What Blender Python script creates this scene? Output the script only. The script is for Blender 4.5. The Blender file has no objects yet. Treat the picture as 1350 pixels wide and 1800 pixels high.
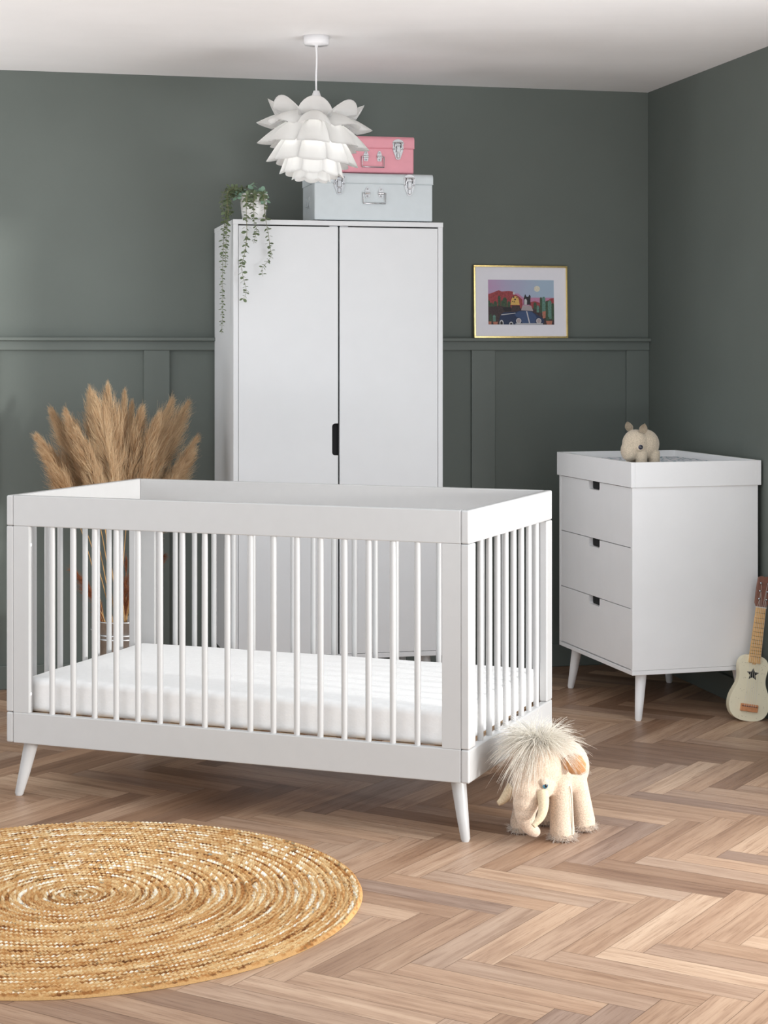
import bpy, bmesh, math, random
import numpy as np
from mathutils import Vector, Matrix

random.seed(4)
RNG = np.random.default_rng(7)
S = bpy.context.scene
COL = S.collection
PI = math.pi
R = math.radians

# ----------------------------------------------------------------- camera data
# room frame: back wall is y=0, right wall is x=0, floor z=0 (metres)
F, PX, PY, CAMZ = 3187.6, 710.8, 619.74, 1.3067
YAW = R(13.338)
CAM = Vector((-2.7655, -7.2090, CAMZ))
CR = Vector((math.cos(YAW), -math.sin(YAW), 0))
CF = Vector((math.sin(YAW), math.cos(YAW), 0))


def ray(u, v):
    return CF + CR * ((u - PX) / F) + Vector((0, 0, (PY - v) / F))


def at_y(u, v, y):
    d = ray(u, v)
    return CAM + d * ((y - CAM.y) / d.y)


def at_z(u, v, z):
    d = ray(u, v)
    return CAM + d * ((z - CAM.z) / d.z)


# ------------------------------------------------------------------- materials
def srgb(r, g, b):
    f = lambda c: (c / 255 / 12.92) if c / 255 <= .04045 else ((c / 255 + .055) / 1.055) ** 2.4
    return (f(r), f(g), f(b), 1)


class NT:
    def __init__(self, name):
        self.m = bpy.data.materials.new(name)
        self.m.use_nodes = True
        self.t = self.m.node_tree
        self.b = self.t.nodes['Principled BSDF']

    def n(self, typ, **kw):
        x = self.t.nodes.new(typ)
        for k, v in kw.items():
            if k in x.inputs:
                x.inputs[k].default_value = v
            else:
                setattr(x, k, v)
        return x

    def l(self, a, b):
        self.t.links.new(a, b)


def ramp(nt, fac, stops):
    r = nt.n('ShaderNodeValToRGB')
    e = r.color_ramp.elements
    e[0].position, e[0].color = stops[0]
    e[1].position, e[1].color = stops[-1]
    for p, c in stops[1:-1]:
        x = e.new(p)
        x.color = c
    nt.l(fac, r.inputs[0])
    return r.outputs[0]


def mat(name, col, rough=.5, metal=0., noise=0., nscale=40., bump=0., bscale=200., sheen=0., spec=.5, coat=0., transl=0.):
    nt = NT(name)
    b = nt.b
    b.inputs['Base Color'].default_value = col
    b.inputs['Roughness'].default_value = rough
    b.inputs['Metallic'].default_value = metal
    b.inputs['Specular IOR Level'].default_value = spec
    if coat:
        b.inputs['Coat Weight'].default_value = coat
        b.inputs['Coat Roughness'].default_value = .15
    if sheen:
        b.inputs['Sheen Weight'].default_value = sheen
    tc = nt.n('ShaderNodeTexCoord')
    if noise:
        nz = nt.n('ShaderNodeTexNoise', Scale=nscale, Detail=5.)
        nt.l(tc.outputs['Object'], nz.inputs['Vector'])
        lo = tuple(c * (1 - noise) for c in col[:3]) + (1,)
        hi = tuple(min(1, c * (1 + noise)) for c in col[:3]) + (1,)
        nt.l(ramp(nt, nz.outputs['Fac'], [(.3, lo), (.7, hi)]), b.inputs['Base Color'])
    if bump:
        nb = nt.n('ShaderNodeTexNoise', Scale=bscale, Detail=3.)
        nt.l(tc.outputs['Object'], nb.inputs['Vector'])
        bp = nt.n('ShaderNodeBump', Strength=bump, Distance=.002)
        nt.l(nb.outputs['Fac'], bp.inputs['Height'])
        nt.l(bp.outputs['Normal'], b.inputs['Normal'])
    if transl:
        out = nt.t.nodes['Material Output']
        tr = nt.n('ShaderNodeBsdfTranslucent', Color=col)
        mx = nt.n('ShaderNodeMixShader', Fac=transl)
        nt.l(b.outputs[0], mx.inputs[1])
        nt.l(tr.outputs[0], mx.inputs[2])
        nt.l(mx.outputs[0], out.inputs[0])
    return nt.m


M = {}
WALLC = (.131, .150, .135, 1)
M['wall'] = mat('green_wall_paint', WALLC, .62, noise=.04, nscale=3, bump=.12, bscale=90, spec=.35)
M['trim'] = mat('green_trim_paint', WALLC, .5, noise=.03, nscale=6, bump=.05, bscale=120, spec=.4)
M['ceiling'] = mat('ceiling_plaster', (.90, .885, .88, 1), .8, noise=.03, nscale=2.5, bump=.5, bscale=9, spec=.2)
M['white'] = mat('white_satin_paint_dimmed', (.485, .48, .475, 1), .38, noise=.012, nscale=30, bump=.03, bscale=300, spec=.4)  # white paint darkened so the cot front carries its shade in the colour
M['white_board'] = mat('white_laminate', (.68, .685, .695, 1), .42, noise=.01, nscale=12, bump=.02, bscale=260, spec=.4)
M['white_board_lit'] = mat('white_laminate_lit', (.90, .90, .905, 1), .42, noise=.01, nscale=12, bump=.02, bscale=260, spec=.4)  # brighter copy of the white laminate, extra light put into its colour
M['gap_shade'] = mat('interior_shade', (.012, .012, .013, 1), .9)  # near-black paint standing in for the shade inside gaps and holes
M['sheet'] = mat('white_cotton_sheet', (.94, .932, .92, 1), .95, noise=.02, nscale=60, bump=.25, bscale=160, sheen=.3, spec=.1)
M['slat'] = mat('pine_slat', (.62, .42, .25, 1), .6, noise=.12, nscale=20)
M['chrome'] = mat('chrome', (.46, .46, .47, 1), .22, 1., noise=.03, nscale=30)
M['gold'] = mat('brushed_gold', (.83, .62, .26, 1), .22, 1., noise=.06, nscale=40)
M['pink'] = mat('pink_enamel', srgb(224, 151, 163), .42, noise=.02, nscale=30, bump=.03, bscale=300)
M['grey_enamel'] = mat('pale_grey_enamel', srgb(199, 206, 209), .42, noise=.02, nscale=30, bump=.03, bscale=300)
M['rubber'] = mat('dark_line', (.03, .03, .035, 1), .6)
M['shade'] = mat('white_polypropylene', (.95, .945, .935, 1), .35, noise=.01, nscale=20, transl=.5)
M['plastic'] = mat('white_plastic', (.80, .79, .80, 1), .35, noise=.01)
M['pot'] = mat('white_ceramic_pot', (.82, .80, .78, 1), .3, noise=.03, nscale=60, bump=.15, bscale=120)
M['soil'] = mat('potting_soil', (.05, .035, .025, 1), .95, noise=.4, nscale=120)
M['stem'] = mat('eucalyptus_stem', srgb(120, 118, 84), .6, noise=.15)
M['leaf'] = mat('eucalyptus_leaf', srgb(108, 122, 90), .5, noise=.32, nscale=60, transl=.25)
M['leaf2'] = mat('eucalyptus_round_leaf', srgb(146, 178, 156), .5, noise=.15, nscale=45, transl=.2)
M['zinc'] = mat('galvanised_zinc', (.55, .56, .57, 1), .38, 1., noise=.22, nscale=28)
M['straw'] = mat('dried_stalk', srgb(178, 138, 88), .8, noise=.15)
M['straw_red'] = mat('dried_russet_grass', srgb(142, 82, 56), .85, noise=.25, nscale=40)
M['felt'] = mat('oatmeal_felt', srgb(206, 184, 163), .95, noise=.24, nscale=300, bump=.5, bscale=500, sheen=.4, spec=.1)
M['felt_grey'] = mat('grey_oatmeal_felt', srgb(196, 182, 162), .95, noise=.3, nscale=420, bump=.5, bscale=600, sheen=.3, spec=.1)
M['sole'] = mat('brown_felt', srgb(126, 100, 76), .95, noise=.15, nscale=200)
M['ear_in'] = mat('tan_felt', srgb(188, 138, 92), .95, noise=.1, nscale=200, sheen=.3)
M['tusk'] = mat('pale_felt', srgb(206, 186, 156), .9, noise=.14, nscale=260, bump=.4, bscale=500)
M['fluff'] = mat('cream_fur', (.97, .93, .86, 1), .6, noise=.04, nscale=60, transl=.5)
M['fluff_grey'] = mat('grey_cream_fur', srgb(228, 216, 204), .8, noise=.1, nscale=60, transl=.3)
M['eye_black'] = mat('black_glass_eye', (.006, .006, .008, 1), .06, coat=1)
M['eye_blue'] = mat('blue_iris', srgb(60, 130, 160), .1, noise=.3, nscale=300, coat=1)
M['eye_navy'] = mat('navy_iris', srgb(24, 34, 70), .08, noise=.2, nscale=300, coat=1)
M['stitch'] = mat('stitch_thread', srgb(120, 92, 66), .9)
M['cream_wood'] = mat('cream_lacquer', srgb(236, 228, 200), .5, noise=.02, nscale=30)
M['fleck'] = mat('taupe_flecks', srgb(140, 120, 96), .6)
M['maple'] = mat('maple_fretboard', srgb(226, 178, 112), .5, noise=.1, nscale=60)
M['walnut'] = mat('walnut_headstock', srgb(126, 82, 66), .5, noise=.15, nscale=70)
M['bridge'] = mat('cherry_bridge', srgb(204, 138, 92), .5, noise=.12, nscale=80)
M['nylon'] = mat('nylon_string', srgb(225, 220, 210), .3)
M['brassy'] = mat('fret_wire', srgb(120, 90, 52), .4, .6)
M['mat_board'] = mat('white_mount', srgb(238, 236, 243), .85, noise=.01)


# --- herringbone floor boards
def floor_mat():
    nt = NT('herringbone_oak')
    b = nt.b
    uv = nt.n('ShaderNodeUVMap', uv_map='plank')
    at = nt.n('ShaderNodeAttribute', attribute_name='tone')
    sep = nt.n('ShaderNodeSeparateXYZ')
    nt.l(uv.outputs[0], sep.inputs[0])
    offs = nt.n('ShaderNodeVectorMath', operation='ADD')
    nt.l(uv.outputs[0], offs.inputs[0])
    cmb = nt.n('ShaderNodeCombineXYZ')
    ml = nt.n('ShaderNodeMath', operation='MULTIPLY')
    ml.inputs[1].default_value = 37.
    nt.l(at.outputs['Fac'], ml.inputs[0])
    nt.l(ml.outputs[0], cmb.inputs[0])
    nt.l(ml.outputs[0], cmb.inputs[2])
    nt.l(cmb.outputs[0], offs.inputs[1])
    mp = nt.n('ShaderNodeMapping')
    mp.inputs['Scale'].default_value = (2.2, 30, 1)
    nt.l(offs.outputs[0], mp.inputs[0])
    g1 = nt.n('ShaderNodeTexNoise', Scale=1., Detail=6., Roughness=.62, Distortion=.5)
    nt.l(mp.outputs[0], g1.inputs[0])
    mp2 = nt.n('ShaderNodeMapping')
    mp2.inputs['Scale'].default_value = (9, 210, 1)
    nt.l(offs.outputs[0], mp2.inputs[0])
    g2 = nt.n('ShaderNodeTexNoise', Scale=1., Detail=4., Roughness=.7)
    nt.l(mp2.outputs[0], g2.inputs[0])
    base = ramp(nt, at.outputs['Fac'], [(0, srgb(150, 121, 101)), (.2, srgb(172, 141, 117)), (.4, srgb(202, 172, 147)),
                                        (.6, srgb(162, 138, 123)), (.8, srgb(212, 184, 159)), (1, srgb(180, 147, 122))])
    gr = ramp(nt, g1.outputs['Fac'], [(.28, srgb(196, 182, 172)), (.5, srgb(236, 230, 224)), (.72, srgb(255, 255, 252))])
    m1 = nt.n('ShaderNodeMix', data_type='RGBA', blend_type='MULTIPLY')
    m1.inputs[0].default_value = .95
    nt.l(base, m1.inputs[6])
    nt.l(gr, m1.inputs[7])
    fr = ramp(nt, g2.outputs['Fac'], [(.33, srgb(176, 158, 144)), (.47, srgb(245, 242, 240)), (.7, (1, 1, 1, 1))])
    m2 = nt.n('ShaderNodeMix', data_type='RGBA', blend_type='MULTIPLY')
    m2.inputs[0].default_value = .6
    nt.l(m1.outputs[2], m2.inputs[6])
    nt.l(fr, m2.inputs[7])
    nt.l(m2.outputs[2], b.inputs['Base Color'])
    b.inputs['Roughness'].default_value = .42
    b.inputs['Specular IOR Level'].default_value = .35
    bp = nt.n('ShaderNodeBump', Strength=.15, Distance=.001)
    nt.l(g2.outputs['Fac'], bp.inputs['Height'])
    nt.l(bp.outputs[0], b.inputs['Normal'])
    return nt.m


def attr_mat(name, attr, rough=.9, sheen=0., bump=0., bscale=300., transl=0., dark=.62):
    nt = NT(name)
    a = nt.n('ShaderNodeAttribute', attribute_name=attr)
    tc = nt.n('ShaderNodeTexCoord')
    nz = nt.n('ShaderNodeTexNoise', Scale=bscale, Detail=4.)
    nt.l(tc.outputs['Object'], nz.inputs['Vector'])
    mx = nt.n('ShaderNodeMix', data_type='RGBA', blend_type='MULTIPLY')
    mx.inputs[0].default_value = .5
    nt.l(a.outputs['Color'], mx.inputs[6])
    nt.l(ramp(nt, nz.outputs['Fac'], [(.3, (dark, dark * .95, dark * .86, 1)), (.6, (1, 1, 1, 1))]), mx.inputs[7])
    nt.l(mx.outputs[2], nt.b.inputs['Base Color'])
    nt.b.inputs['Roughness'].default_value = rough
    nt.b.inputs['Specular IOR Level'].default_value = .15
    nt.b.inputs['Sheen Weight'].default_value = sheen
    if bump:
        bp = nt.n('ShaderNodeBump', Strength=bump, Distance=.002)
        nt.l(nz.outputs['Fac'], bp.inputs['Height'])
        nt.l(bp.outputs[0], nt.b.inputs['Normal'])
    if transl:
        out = nt.t.nodes['Material Output']
        tr = nt.n('ShaderNodeBsdfTranslucent')
        nt.l(mx.outputs[2], tr.inputs[0])
        ms = nt.n('ShaderNodeMixShader', Fac=transl)
        nt.l(nt.b.outputs[0], ms.inputs[1])
        nt.l(tr.outputs[0], ms.inputs[2])
        nt.l(ms.outputs[0], out.inputs[0])
    return nt.m


M['floor'] = floor_mat()
M['jute'] = attr_mat('braided_jute', 'yarn', .92, bump=.5, bscale=420)
M['pampas'] = attr_mat('pampas_fluff', 'yarn', .9, bscale=60, transl=.42, dark=.9)


# ------------------------------------------------------------------ mesh tools
class MB:
    """collects shapes into ONE mesh"""

    def __init__(self):
        self.v, self.f, self.s, self.mi = [], [], [], []

    def add(self, vs, fs, smooth=False, mi=0):
        o = len(self.v)
        self.v += [tuple(p) for p in vs]
        self.f += [tuple(i + o for i in f) for f in fs]
        self.s += [smooth] * len(fs)
        self.mi += [mi] * len(fs)
        return self

    def bm(self, bm, smooth=False, mat4=None, mi=0):
        if mat4 is not None:
            bm.transform(mat4)
        bm.verts.ensure_lookup_table()
        bm.verts.index_update()
        self.add([v.co[:] for v in bm.verts], [[v.index for v in f.verts] for f in bm.faces], smooth, mi)
        bm.free()
        return self

    def box(self, x0, x1, y0, y1, z0, z1, bev=.0015, seg=2, m4=None, mi=0):
        bm = bmesh.new()
        bmesh.ops.create_cube(bm, size=1)
        bm.transform(Matrix.Translation(((x0 + x1) / 2, (y0 + y1) / 2, (z0 + z1) / 2)) @
                     Matrix.Diagonal((x1 - x0, y1 - y0, z1 - z0, 1)))
        if bev:
            bmesh.ops.bevel(bm, geom=bm.edges[:], offset=bev, segments=seg, profile=.5, affect='EDGES')
        return self.bm(bm, False, m4, mi)

    def tube(self, pts, rad, n=10, cap=True, smooth=True, mi=0):
        pts = [Vector(p) for p in pts]
        if not hasattr(rad, '__len__'):
            rad = [rad] * len(pts)
        vs, fs = [], []
        t0 = (pts[1] - pts[0]).normalized()
        a = t0.orthogonal().normalized()
        for i, p in enumerate(pts):
            t = (pts[min(i + 1, len(pts) - 1)] - pts[max(i - 1, 0)]).normalized()
            a = (a - t * a.dot(t)).normalized()
            b = t.cross(a)
            for k in range(n):
                an = 2 * PI * k / n
                vs.append(p + (a * math.cos(an) + b * math.sin(an)) * rad[i])
        for i in range(len(pts) - 1):
            for k in range(n):
                fs.append((i * n + k, i * n + (k + 1) % n, (i + 1) * n + (k + 1) % n, (i + 1) * n + k))
        self.add(vs, fs, smooth, mi)
        if cap:
            self.add(vs[:n], [tuple(range(n))[::-1]], False, mi)
            self.add(vs[-n:], [tuple(range(n))], False, mi)
        return self

    def lathe(self, prof, c=(0, 0, 0), n=32, mi=0, smooth=True):
        vs, fs = [], []
        for r, z in prof:
            for k in range(n):
                a = 2 * PI * k / n
                vs.append((c[0] + r * math.cos(a), c[1] + r * math.sin(a), c[2] + z))
        for i in range(len(prof) - 1):
            for k in range(n):
                fs.append((i * n + k, i * n + (k + 1) % n, (i + 1) * n + (k + 1) % n, (i + 1) * n + k))
        return self.add(vs, fs, smooth, mi)

    def prism(self, outline, h0, h1, m4=None, bev=0., mi=0):
        """outline in local xy, extruded along local z"""
        bm = bmesh.new()
        vs = [bm.verts.new((x, y, h0)) for x, y in outline]
        f = bm.faces.new(vs)
        f.normal_update()
        r = bmesh.ops.extrude_face_region(bm, geom=[f])
        bmesh.ops.translate(bm, vec=(0, 0, h1 - h0), verts=[g for g in r['geom'] if isinstance(g, bmesh.types.BMVert)])
        bmesh.ops.recalc_face_normals(bm, faces=bm.faces[:])
        if bev:
            bmesh.ops.bevel(bm, geom=bm.edges[:], offset=bev, segments=2, profile=.5, affect='EDGES')
        return self.bm(bm, False, m4, mi)

    def ball(self, c, r, m4=None, u=20, v=12, mi=0):
        bm = bmesh.new()
        bmesh.ops.create_uvsphere(bm, u_segments=u, v_segments=v, radius=1)
        rr = r if hasattr(r, '__len__') else (r, r, r)
        mm = Matrix.Translation(c) @ (m4 if m4 is not None else Matrix.Identity(4)) @ Matrix.Diagonal((*rr, 1))
        return self.bm(bm, True, mm, mi)

    def build(self, name, mats, parent=None, kind=None):
        me = bpy.data.meshes.new(name)
        me.from_pydata(self.v, [], self.f)
        me.polygons.foreach_set('use_smooth', self.s)
        if not isinstance(mats, (list, tuple)):
            mats = [mats]
        for m in mats:
            me.materials.append(m)
        me.polygons.foreach_set('material_index', self.mi)
        me.update()
        return link(name, me, parent, kind)


def link(name, me, parent=None, kind=None):
    o = bpy.data.objects.new(name, me)
    COL.objects.link(o)
    if parent:
        o.parent = parent
    if kind:
        o['kind'] = kind
    return o


def thing(name, label, cat, loc=(0, 0, 0), rz=0., group=None):
    o = bpy.data.objects.new(name, None)
    o.empty_display_size = .05
    COL.objects.link(o)
    o.location = loc
    o.rotation_euler = (0, 0, rz)
    return tag(o, label, cat, group)


def tag(o, label, cat, group=None):
    o['label'] = label
    o['category'] = cat
    if group:
        o['group'] = group
    return o


def copy_part(o, loc, parent):
    c = o.copy()
    COL.objects.link(c)
    c.parent = parent
    c.location = loc
    return c


def np_mesh(name, verts, faces, m, parent=None, smooth=True, cols=None, kind=None):
    """fast quad/tri mesh from numpy"""
    me = bpy.data.meshes.new(name)
    verts = np.ascontiguousarray(verts, dtype=np.float32)
    faces = np.ascontiguousarray(faces, dtype=np.int32)
    nf, k = faces.shape
    me.vertices.add(len(verts))
    me.vertices.foreach_set('co', verts.ravel())
    me.loops.add(nf * k)
    me.loops.foreach_set('vertex_index', faces.ravel())
    me.polygons.add(nf)
    me.polygons.foreach_set('loop_start', np.arange(0, nf * k, k, dtype=np.int32))
    me.polygons.foreach_set('use_smooth', np.full(nf, smooth))
    if cols is not None:
        ca = me.color_attributes.new('yarn', 'FLOAT_COLOR', 'POINT')
        c4 = np.ones((len(verts), 4), np.float32)
        c4[:, :3] = cols
        ca.data.foreach_set('color', c4.ravel())
    me.materials.append(m)
    me.update(calc_edges=True)
    me.validate()
    return link(name, me, parent, kind)


def strands(roots, pts_fn, n_seg, width, name, m, parent, cols=None, sides=3):
    """roots: (N,k,3) polylines -> thin tapered tubes"""
    P = pts_fn if roots is None else roots
    N, K, _ = P.shape
    T = np.gradient(P, axis=1)
    T /= np.linalg.norm(T, axis=2, keepdims=True) + 1e-9
    ref = RNG.normal(size=(N, 1, 3))
    A = np.cross(T, ref)
    A /= np.linalg.norm(A, axis=2, keepdims=True) + 1e-9
    B = np.cross(T, A)
    tt = np.linspace(0, 1, K)[None, :, None]
    w = width * (1 - .75 * tt)
    rings = []
    for k in range(sides):
        a = 2 * PI * k / sides
        rings.append(P + (A * math.cos(a) + B * math.sin(a)) * w)
    V = np.stack(rings, axis=2).reshape(-1, 3)
    base = (np.arange(N) * K * sides)[:, None, None]
    i = np.arange(K - 1)[None, :, None] * sides
    k = np.arange(sides)[None, None, :]
    a0 = base + i + k
    a1 = base + i + (k + 1) % sides
    Fc = np.stack([a0, a1, a1 + sides, a0 + sides], axis=-1).reshape(-1, 4)
    if cols is not None:
        cols = np.repeat(cols, K * sides, axis=0)
    return np_mesh(name, V, Fc, m, parent, True, cols)


def blob(name, mb, m, parent, voxel, smooth=8):
    """melt overlapping shapes into one continuous skin"""
    o = mb.build('tmp', m)
    md = o.modifiers.new('r', 'REMESH')
    md.mode = 'VOXEL'
    md.voxel_size = voxel
    sm = o.modifiers.new('s', 'SMOOTH')
    sm.factor = .5
    sm.iterations = smooth
    dg = bpy.context.evaluated_depsgraph_get()
    me = bpy.data.meshes.new_from_object(o.evaluated_get(dg))
    bpy.data.objects.remove(o)
    me.name = name
    me.materials.clear()
    me.materials.append(m)
    me.polygons.foreach_set('use_smooth', [True] * len(me.polygons))
    return link(name, me, parent)


def bez(p0, p1, p2, n):
    p0, p1, p2 = Vector(p0), Vector(p1), Vector(p2)
    return [p0 * (1 - t) ** 2 + p1 * 2 * t * (1 - t) + p2 * t * t for t in [i / (n - 1) for i in range(n)]]


def smooth_path(pts, n):
    """Catmull-Rom through points"""
    pts = [Vector(p) for p in pts]
    q = [pts[0] * 2 - pts[1]] + pts + [pts[-1] * 2 - pts[-2]]
    out = []
    for i in range(n):
        s = i / (n - 1) * (len(pts) - 1)
        k = min(int(s), len(pts) - 2)
        t = s - k
        a, b, c, d = q[k:k + 4]
        out.append(.5 * ((2 * b) + (c - a) * t + (2 * a - 5 * b + 4 * c - d) * t * t + (3 * b - a - 3 * c + d) * t ** 3))
    return out


# =================================================================== THE ROOM
CEIL = 2.4037
WEND = -2.5          # where the right wall gives way to the window opening
XL, YF = -5.6, -7.9   # the floor runs on behind the camera


def build_floor():
    w, L = .0798, .467
    ox, oy = -1.519 - .0564, -3.433 - .0564
    V, Fc, UV, tone = [], [], [], []
    g = .0005
    c = math.sqrt(.5)
    rnd = random.Random(11)

    def quad(x, y, sx, sy, along_x):
        q = [(x + g, y + g), (x + sx - g, y + g), (x + sx - g, y + sy - g), (x + g, y + sy - g)]
        P = [((a + b) * c + ox, (b - a) * c + oy) for a, b in q]
        if max(p[0] for p in P) < XL or min(p[0] for p in P) > .12 or max(p[1] for p in P) < YF or min(p[1] for p in P) > .02:
            return
        o = len(V)
        V.extend((*p, 0.) for p in P)
        Fc.append((o, o + 1, o + 2, o + 3))
        u0, v0 = rnd.random() * 50, rnd.random() * 50
        uv = [(0, 0), (L, 0), (L, w), (0, w)] if along_x else [(0, w), (0, 0), (L, 0), (L, w)]
        UV.extend((a + u0, b + v0) for a, b in uv)
        tone.append(rnd.random())

    for j in range(-9, 15):
        tx, ty = -L * j, L * j
        for i in range(-60, 60):
            quad(i * w + tx, i * w + ty, L, w, True)
            quad(i * w + tx, (i + 1) * w + ty, w, L, False)
    o = len(V)
    V.extend([(XL - .4, YF - .4, -.0012), (.3, YF - .4, -.0012), (.3, .2, -.0012), (XL - .4, .2, -.0012)])
    Fc.append((o, o + 1, o + 2, o + 3))
    UV.extend([(0, 0)] * 4)
    tone.append(0)
    V2 = [(x, y, -.1) for x, y, z in V[-4:]]
    n = len(V)
    V.extend(V2)
    for k in range(4):
        Fc.append((o + k, n + k, n + (k + 1) % 4, o + (k + 1) % 4))
        UV.extend([(0, 0)] * 4)
        tone.append(0)
    me = bpy.data.meshes.new('floor')
    me.from_pydata(V, [], Fc)
    uvl = me.uv_layers.new(name='plank')
    uvl.data.foreach_set('uv', [x for t in UV for x in t])
    at = me.attributes.new('tone', 'FLOAT', 'FACE')
    at.data.foreach_set('value', tone)
    me.materials.append(M['floor'])
    me.materials.append(mat('board_joint', srgb(118, 92, 72), .8))
    mi = [0] * len(Fc)
    for k in range(5):
        mi[-1 - k] = 1
    me.polygons.foreach_set('material_index', mi)
    link('floor', me, None, 'structure')


build_floor()
SK = (-4.9, -.5, -6.9, -2.45)     # unseen opening in the ceiling, added to let in sky light
MB().box(XL - .2, .1, SK[3], .1, CEIL, CEIL + .1, 0).box(XL - .2, .1, YF - .2, SK[2], CEIL, CEIL + .1, 0) \
    .box(XL - .2, SK[0], SK[2], SK[3], CEIL, CEIL + .1, 0).box(SK[1], .1, SK[2], SK[3], CEIL, CEIL + .1, 0).build('ceiling', M['ceiling'], None, 'structure')
MB().box(XL, .1, 0, .1, 0, CEIL, 0).build('wall_back', M['wall'], None, 'structure')
MB().box(0, .1, WEND, 0, 0, CEIL, 0).build('wall_right', M['wall'], None, 'structure')

# tall window in the right wall, just outside the photograph
WIN1 = -5.2
WTOP = 2.05
MB().box(0, .1, YF, WIN1, 0, CEIL, 0).box(0, .1, WIN1, WEND, WTOP, CEIL, 0).build('wall_right_front', M['wall'], None, 'structure')
MB().box(-.004, .104, WEND - .03, WEND - .0005, 0, WTOP, .003).box(-.004, .104, WIN1 + .0005, WIN1 + .03, 0, WTOP, .003) \
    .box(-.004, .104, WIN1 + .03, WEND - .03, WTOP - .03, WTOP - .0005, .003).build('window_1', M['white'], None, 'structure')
# panelling on the back wall
MB().box(XL, 0, -.040, 0, 1.353, 1.366, .002).box(XL, 0, -.018, 0, 1.3165, 1.353, .0012).build('trim_1', M['trim'], None, 'structure')


def stile(i, x0, x1):
    MB().box(x0, x1, -.012, 0, .092, 1.3165, .001).build('trim_%d' % i, M['trim'], None, 'structure')


s = [(at_y(a, 700, -.012).x, at_y(b, 700, -.012).x) for a, b in ((253.3, 298.3), (829, 870.5))]
stile(2, *s[0])
stile(3, *s[1])
stile(4, -.10, 0)
pitch = (s[1][0] - s[0][0]) / 2
stile(5, s[0][0] + pitch, s[0][1] + pitch)
stile(6, s[0][0] - pitch, s[0][1] - pitch)
stile(7, s[0][0] - 2 * pitch, s[0][1] - 2 * pitch)
MB().box(XL, 0, -.016, 0, 0, .092, .003).build('baseboard_back', M['trim'], None, 'structure')
MB().box(-.016, 0, WEND, -.016, 0, .092, .003).build('baseboard_right', M['trim'], None, 'structure')

# =================================================================== COT BED
CA = R(-34.613)
cot_A = Vector((-2.6745, -1.7527, 0))
fx = Vector((math.cos(CA), math.sin(CA), 0))
fy = Vector((-math.sin(CA), math.cos(CA), 0))
CL, CW, CT, CB = 1.44, .7687, .8877, .1622
cot_c = cot_A + fx * CL / 2 + fy * CW / 2
cot = thing('cot_bed', 'white wooden cot bed with spindle sides and splayed round legs', 'cot', cot_c, CA)
hx, hy = CL / 2, CW / 2
TE, TH = .024, .022          # end panel and side thickness
RH = .0895                   # rail height
PW = .055
zt, zb = CT - RH, CB + RH
for sy in (-1, 1):
    y0, y1 = sorted((sy * hy, sy * (hy - TH)))
    x0, x1 = -hx + TE, hx - TE
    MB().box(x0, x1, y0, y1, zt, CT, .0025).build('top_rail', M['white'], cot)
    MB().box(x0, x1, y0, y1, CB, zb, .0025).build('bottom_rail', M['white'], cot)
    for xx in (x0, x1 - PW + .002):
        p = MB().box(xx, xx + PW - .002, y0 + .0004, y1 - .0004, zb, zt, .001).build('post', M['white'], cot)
        xe = xx + PW - .002 if xx < 0 else xx
        sg = 1 if xx < 0 else -1
        for zz in (zt - .055, zb + .055):
            MB().tube([(xe - sg * .001, sy * (hy - TH / 2), zz), (xe + sg * .0012, sy * (hy - TH / 2), zz)], .005, 12).build('bolt_cap', M['plastic'], p)
for sx in (-1, 1):
    x0, x1 = sorted((sx * hx, sx * (hx - TE)))
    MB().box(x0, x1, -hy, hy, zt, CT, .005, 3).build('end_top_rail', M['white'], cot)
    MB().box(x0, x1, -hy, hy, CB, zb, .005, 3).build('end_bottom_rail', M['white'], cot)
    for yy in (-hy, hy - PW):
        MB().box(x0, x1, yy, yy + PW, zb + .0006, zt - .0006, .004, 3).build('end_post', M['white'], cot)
spm = MB()
rs = .0087
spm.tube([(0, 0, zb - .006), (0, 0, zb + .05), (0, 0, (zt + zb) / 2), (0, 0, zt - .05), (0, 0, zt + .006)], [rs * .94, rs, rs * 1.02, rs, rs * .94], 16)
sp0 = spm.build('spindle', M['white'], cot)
first = True
xa, xb = -hx + TE + PW, hx - TE - PW
for sy in (-1, 1):
    for i in range(17):
        x = xa + (xb - xa) * (i + 1) / 18
        loc = (x, sy * (hy - TH / 2), 0)
        if first:
            sp0.location = loc
            first = False
        else:
            copy_part(sp0, loc, cot)
ya, yb = -hy + PW, hy - PW
for sx in (-1, 1):
    for i in range(8):
        copy_part(sp0, (sx * (hx - TE / 2), ya + (yb - ya) * (i + 1) / 9, 0), cot)
for i in range(12):
    x = -hx + TE + .06 + i * (CL - 2 * TE - .12) / 11
    MB().box(x - .03, x + .03, -hy + TH, hy - TH, .236, .247, .001).build('base_slat', M['slat'], cot)
for sy in (-1, 1):
    y = sy * (hy - TH - .012)
    MB().box(-hx + TE, hx - TE, y - .012, y + .012, .21, .236, .001).build('slat_bearer', M['slat'], cot)


def leg(mb, tx, ty, fx_, fy_, zt_, r0, r1):
    mb.tube([(tx, ty, zt_), (tx + (fx_ - tx) * .6, ty + (fy_ - ty) * .6, zt_ * .4), (fx_, fy_, .006), (fx_, fy_, 0)],
            [r0, r0 + (r1 - r0) * .55, r1, r1 * .75], 24)


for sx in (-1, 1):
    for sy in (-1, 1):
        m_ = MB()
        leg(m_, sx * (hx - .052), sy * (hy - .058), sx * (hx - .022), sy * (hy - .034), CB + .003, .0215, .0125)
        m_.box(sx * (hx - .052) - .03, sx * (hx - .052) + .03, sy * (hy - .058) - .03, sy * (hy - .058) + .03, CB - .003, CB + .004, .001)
        m_.build('leg', M['white'], cot)


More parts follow.
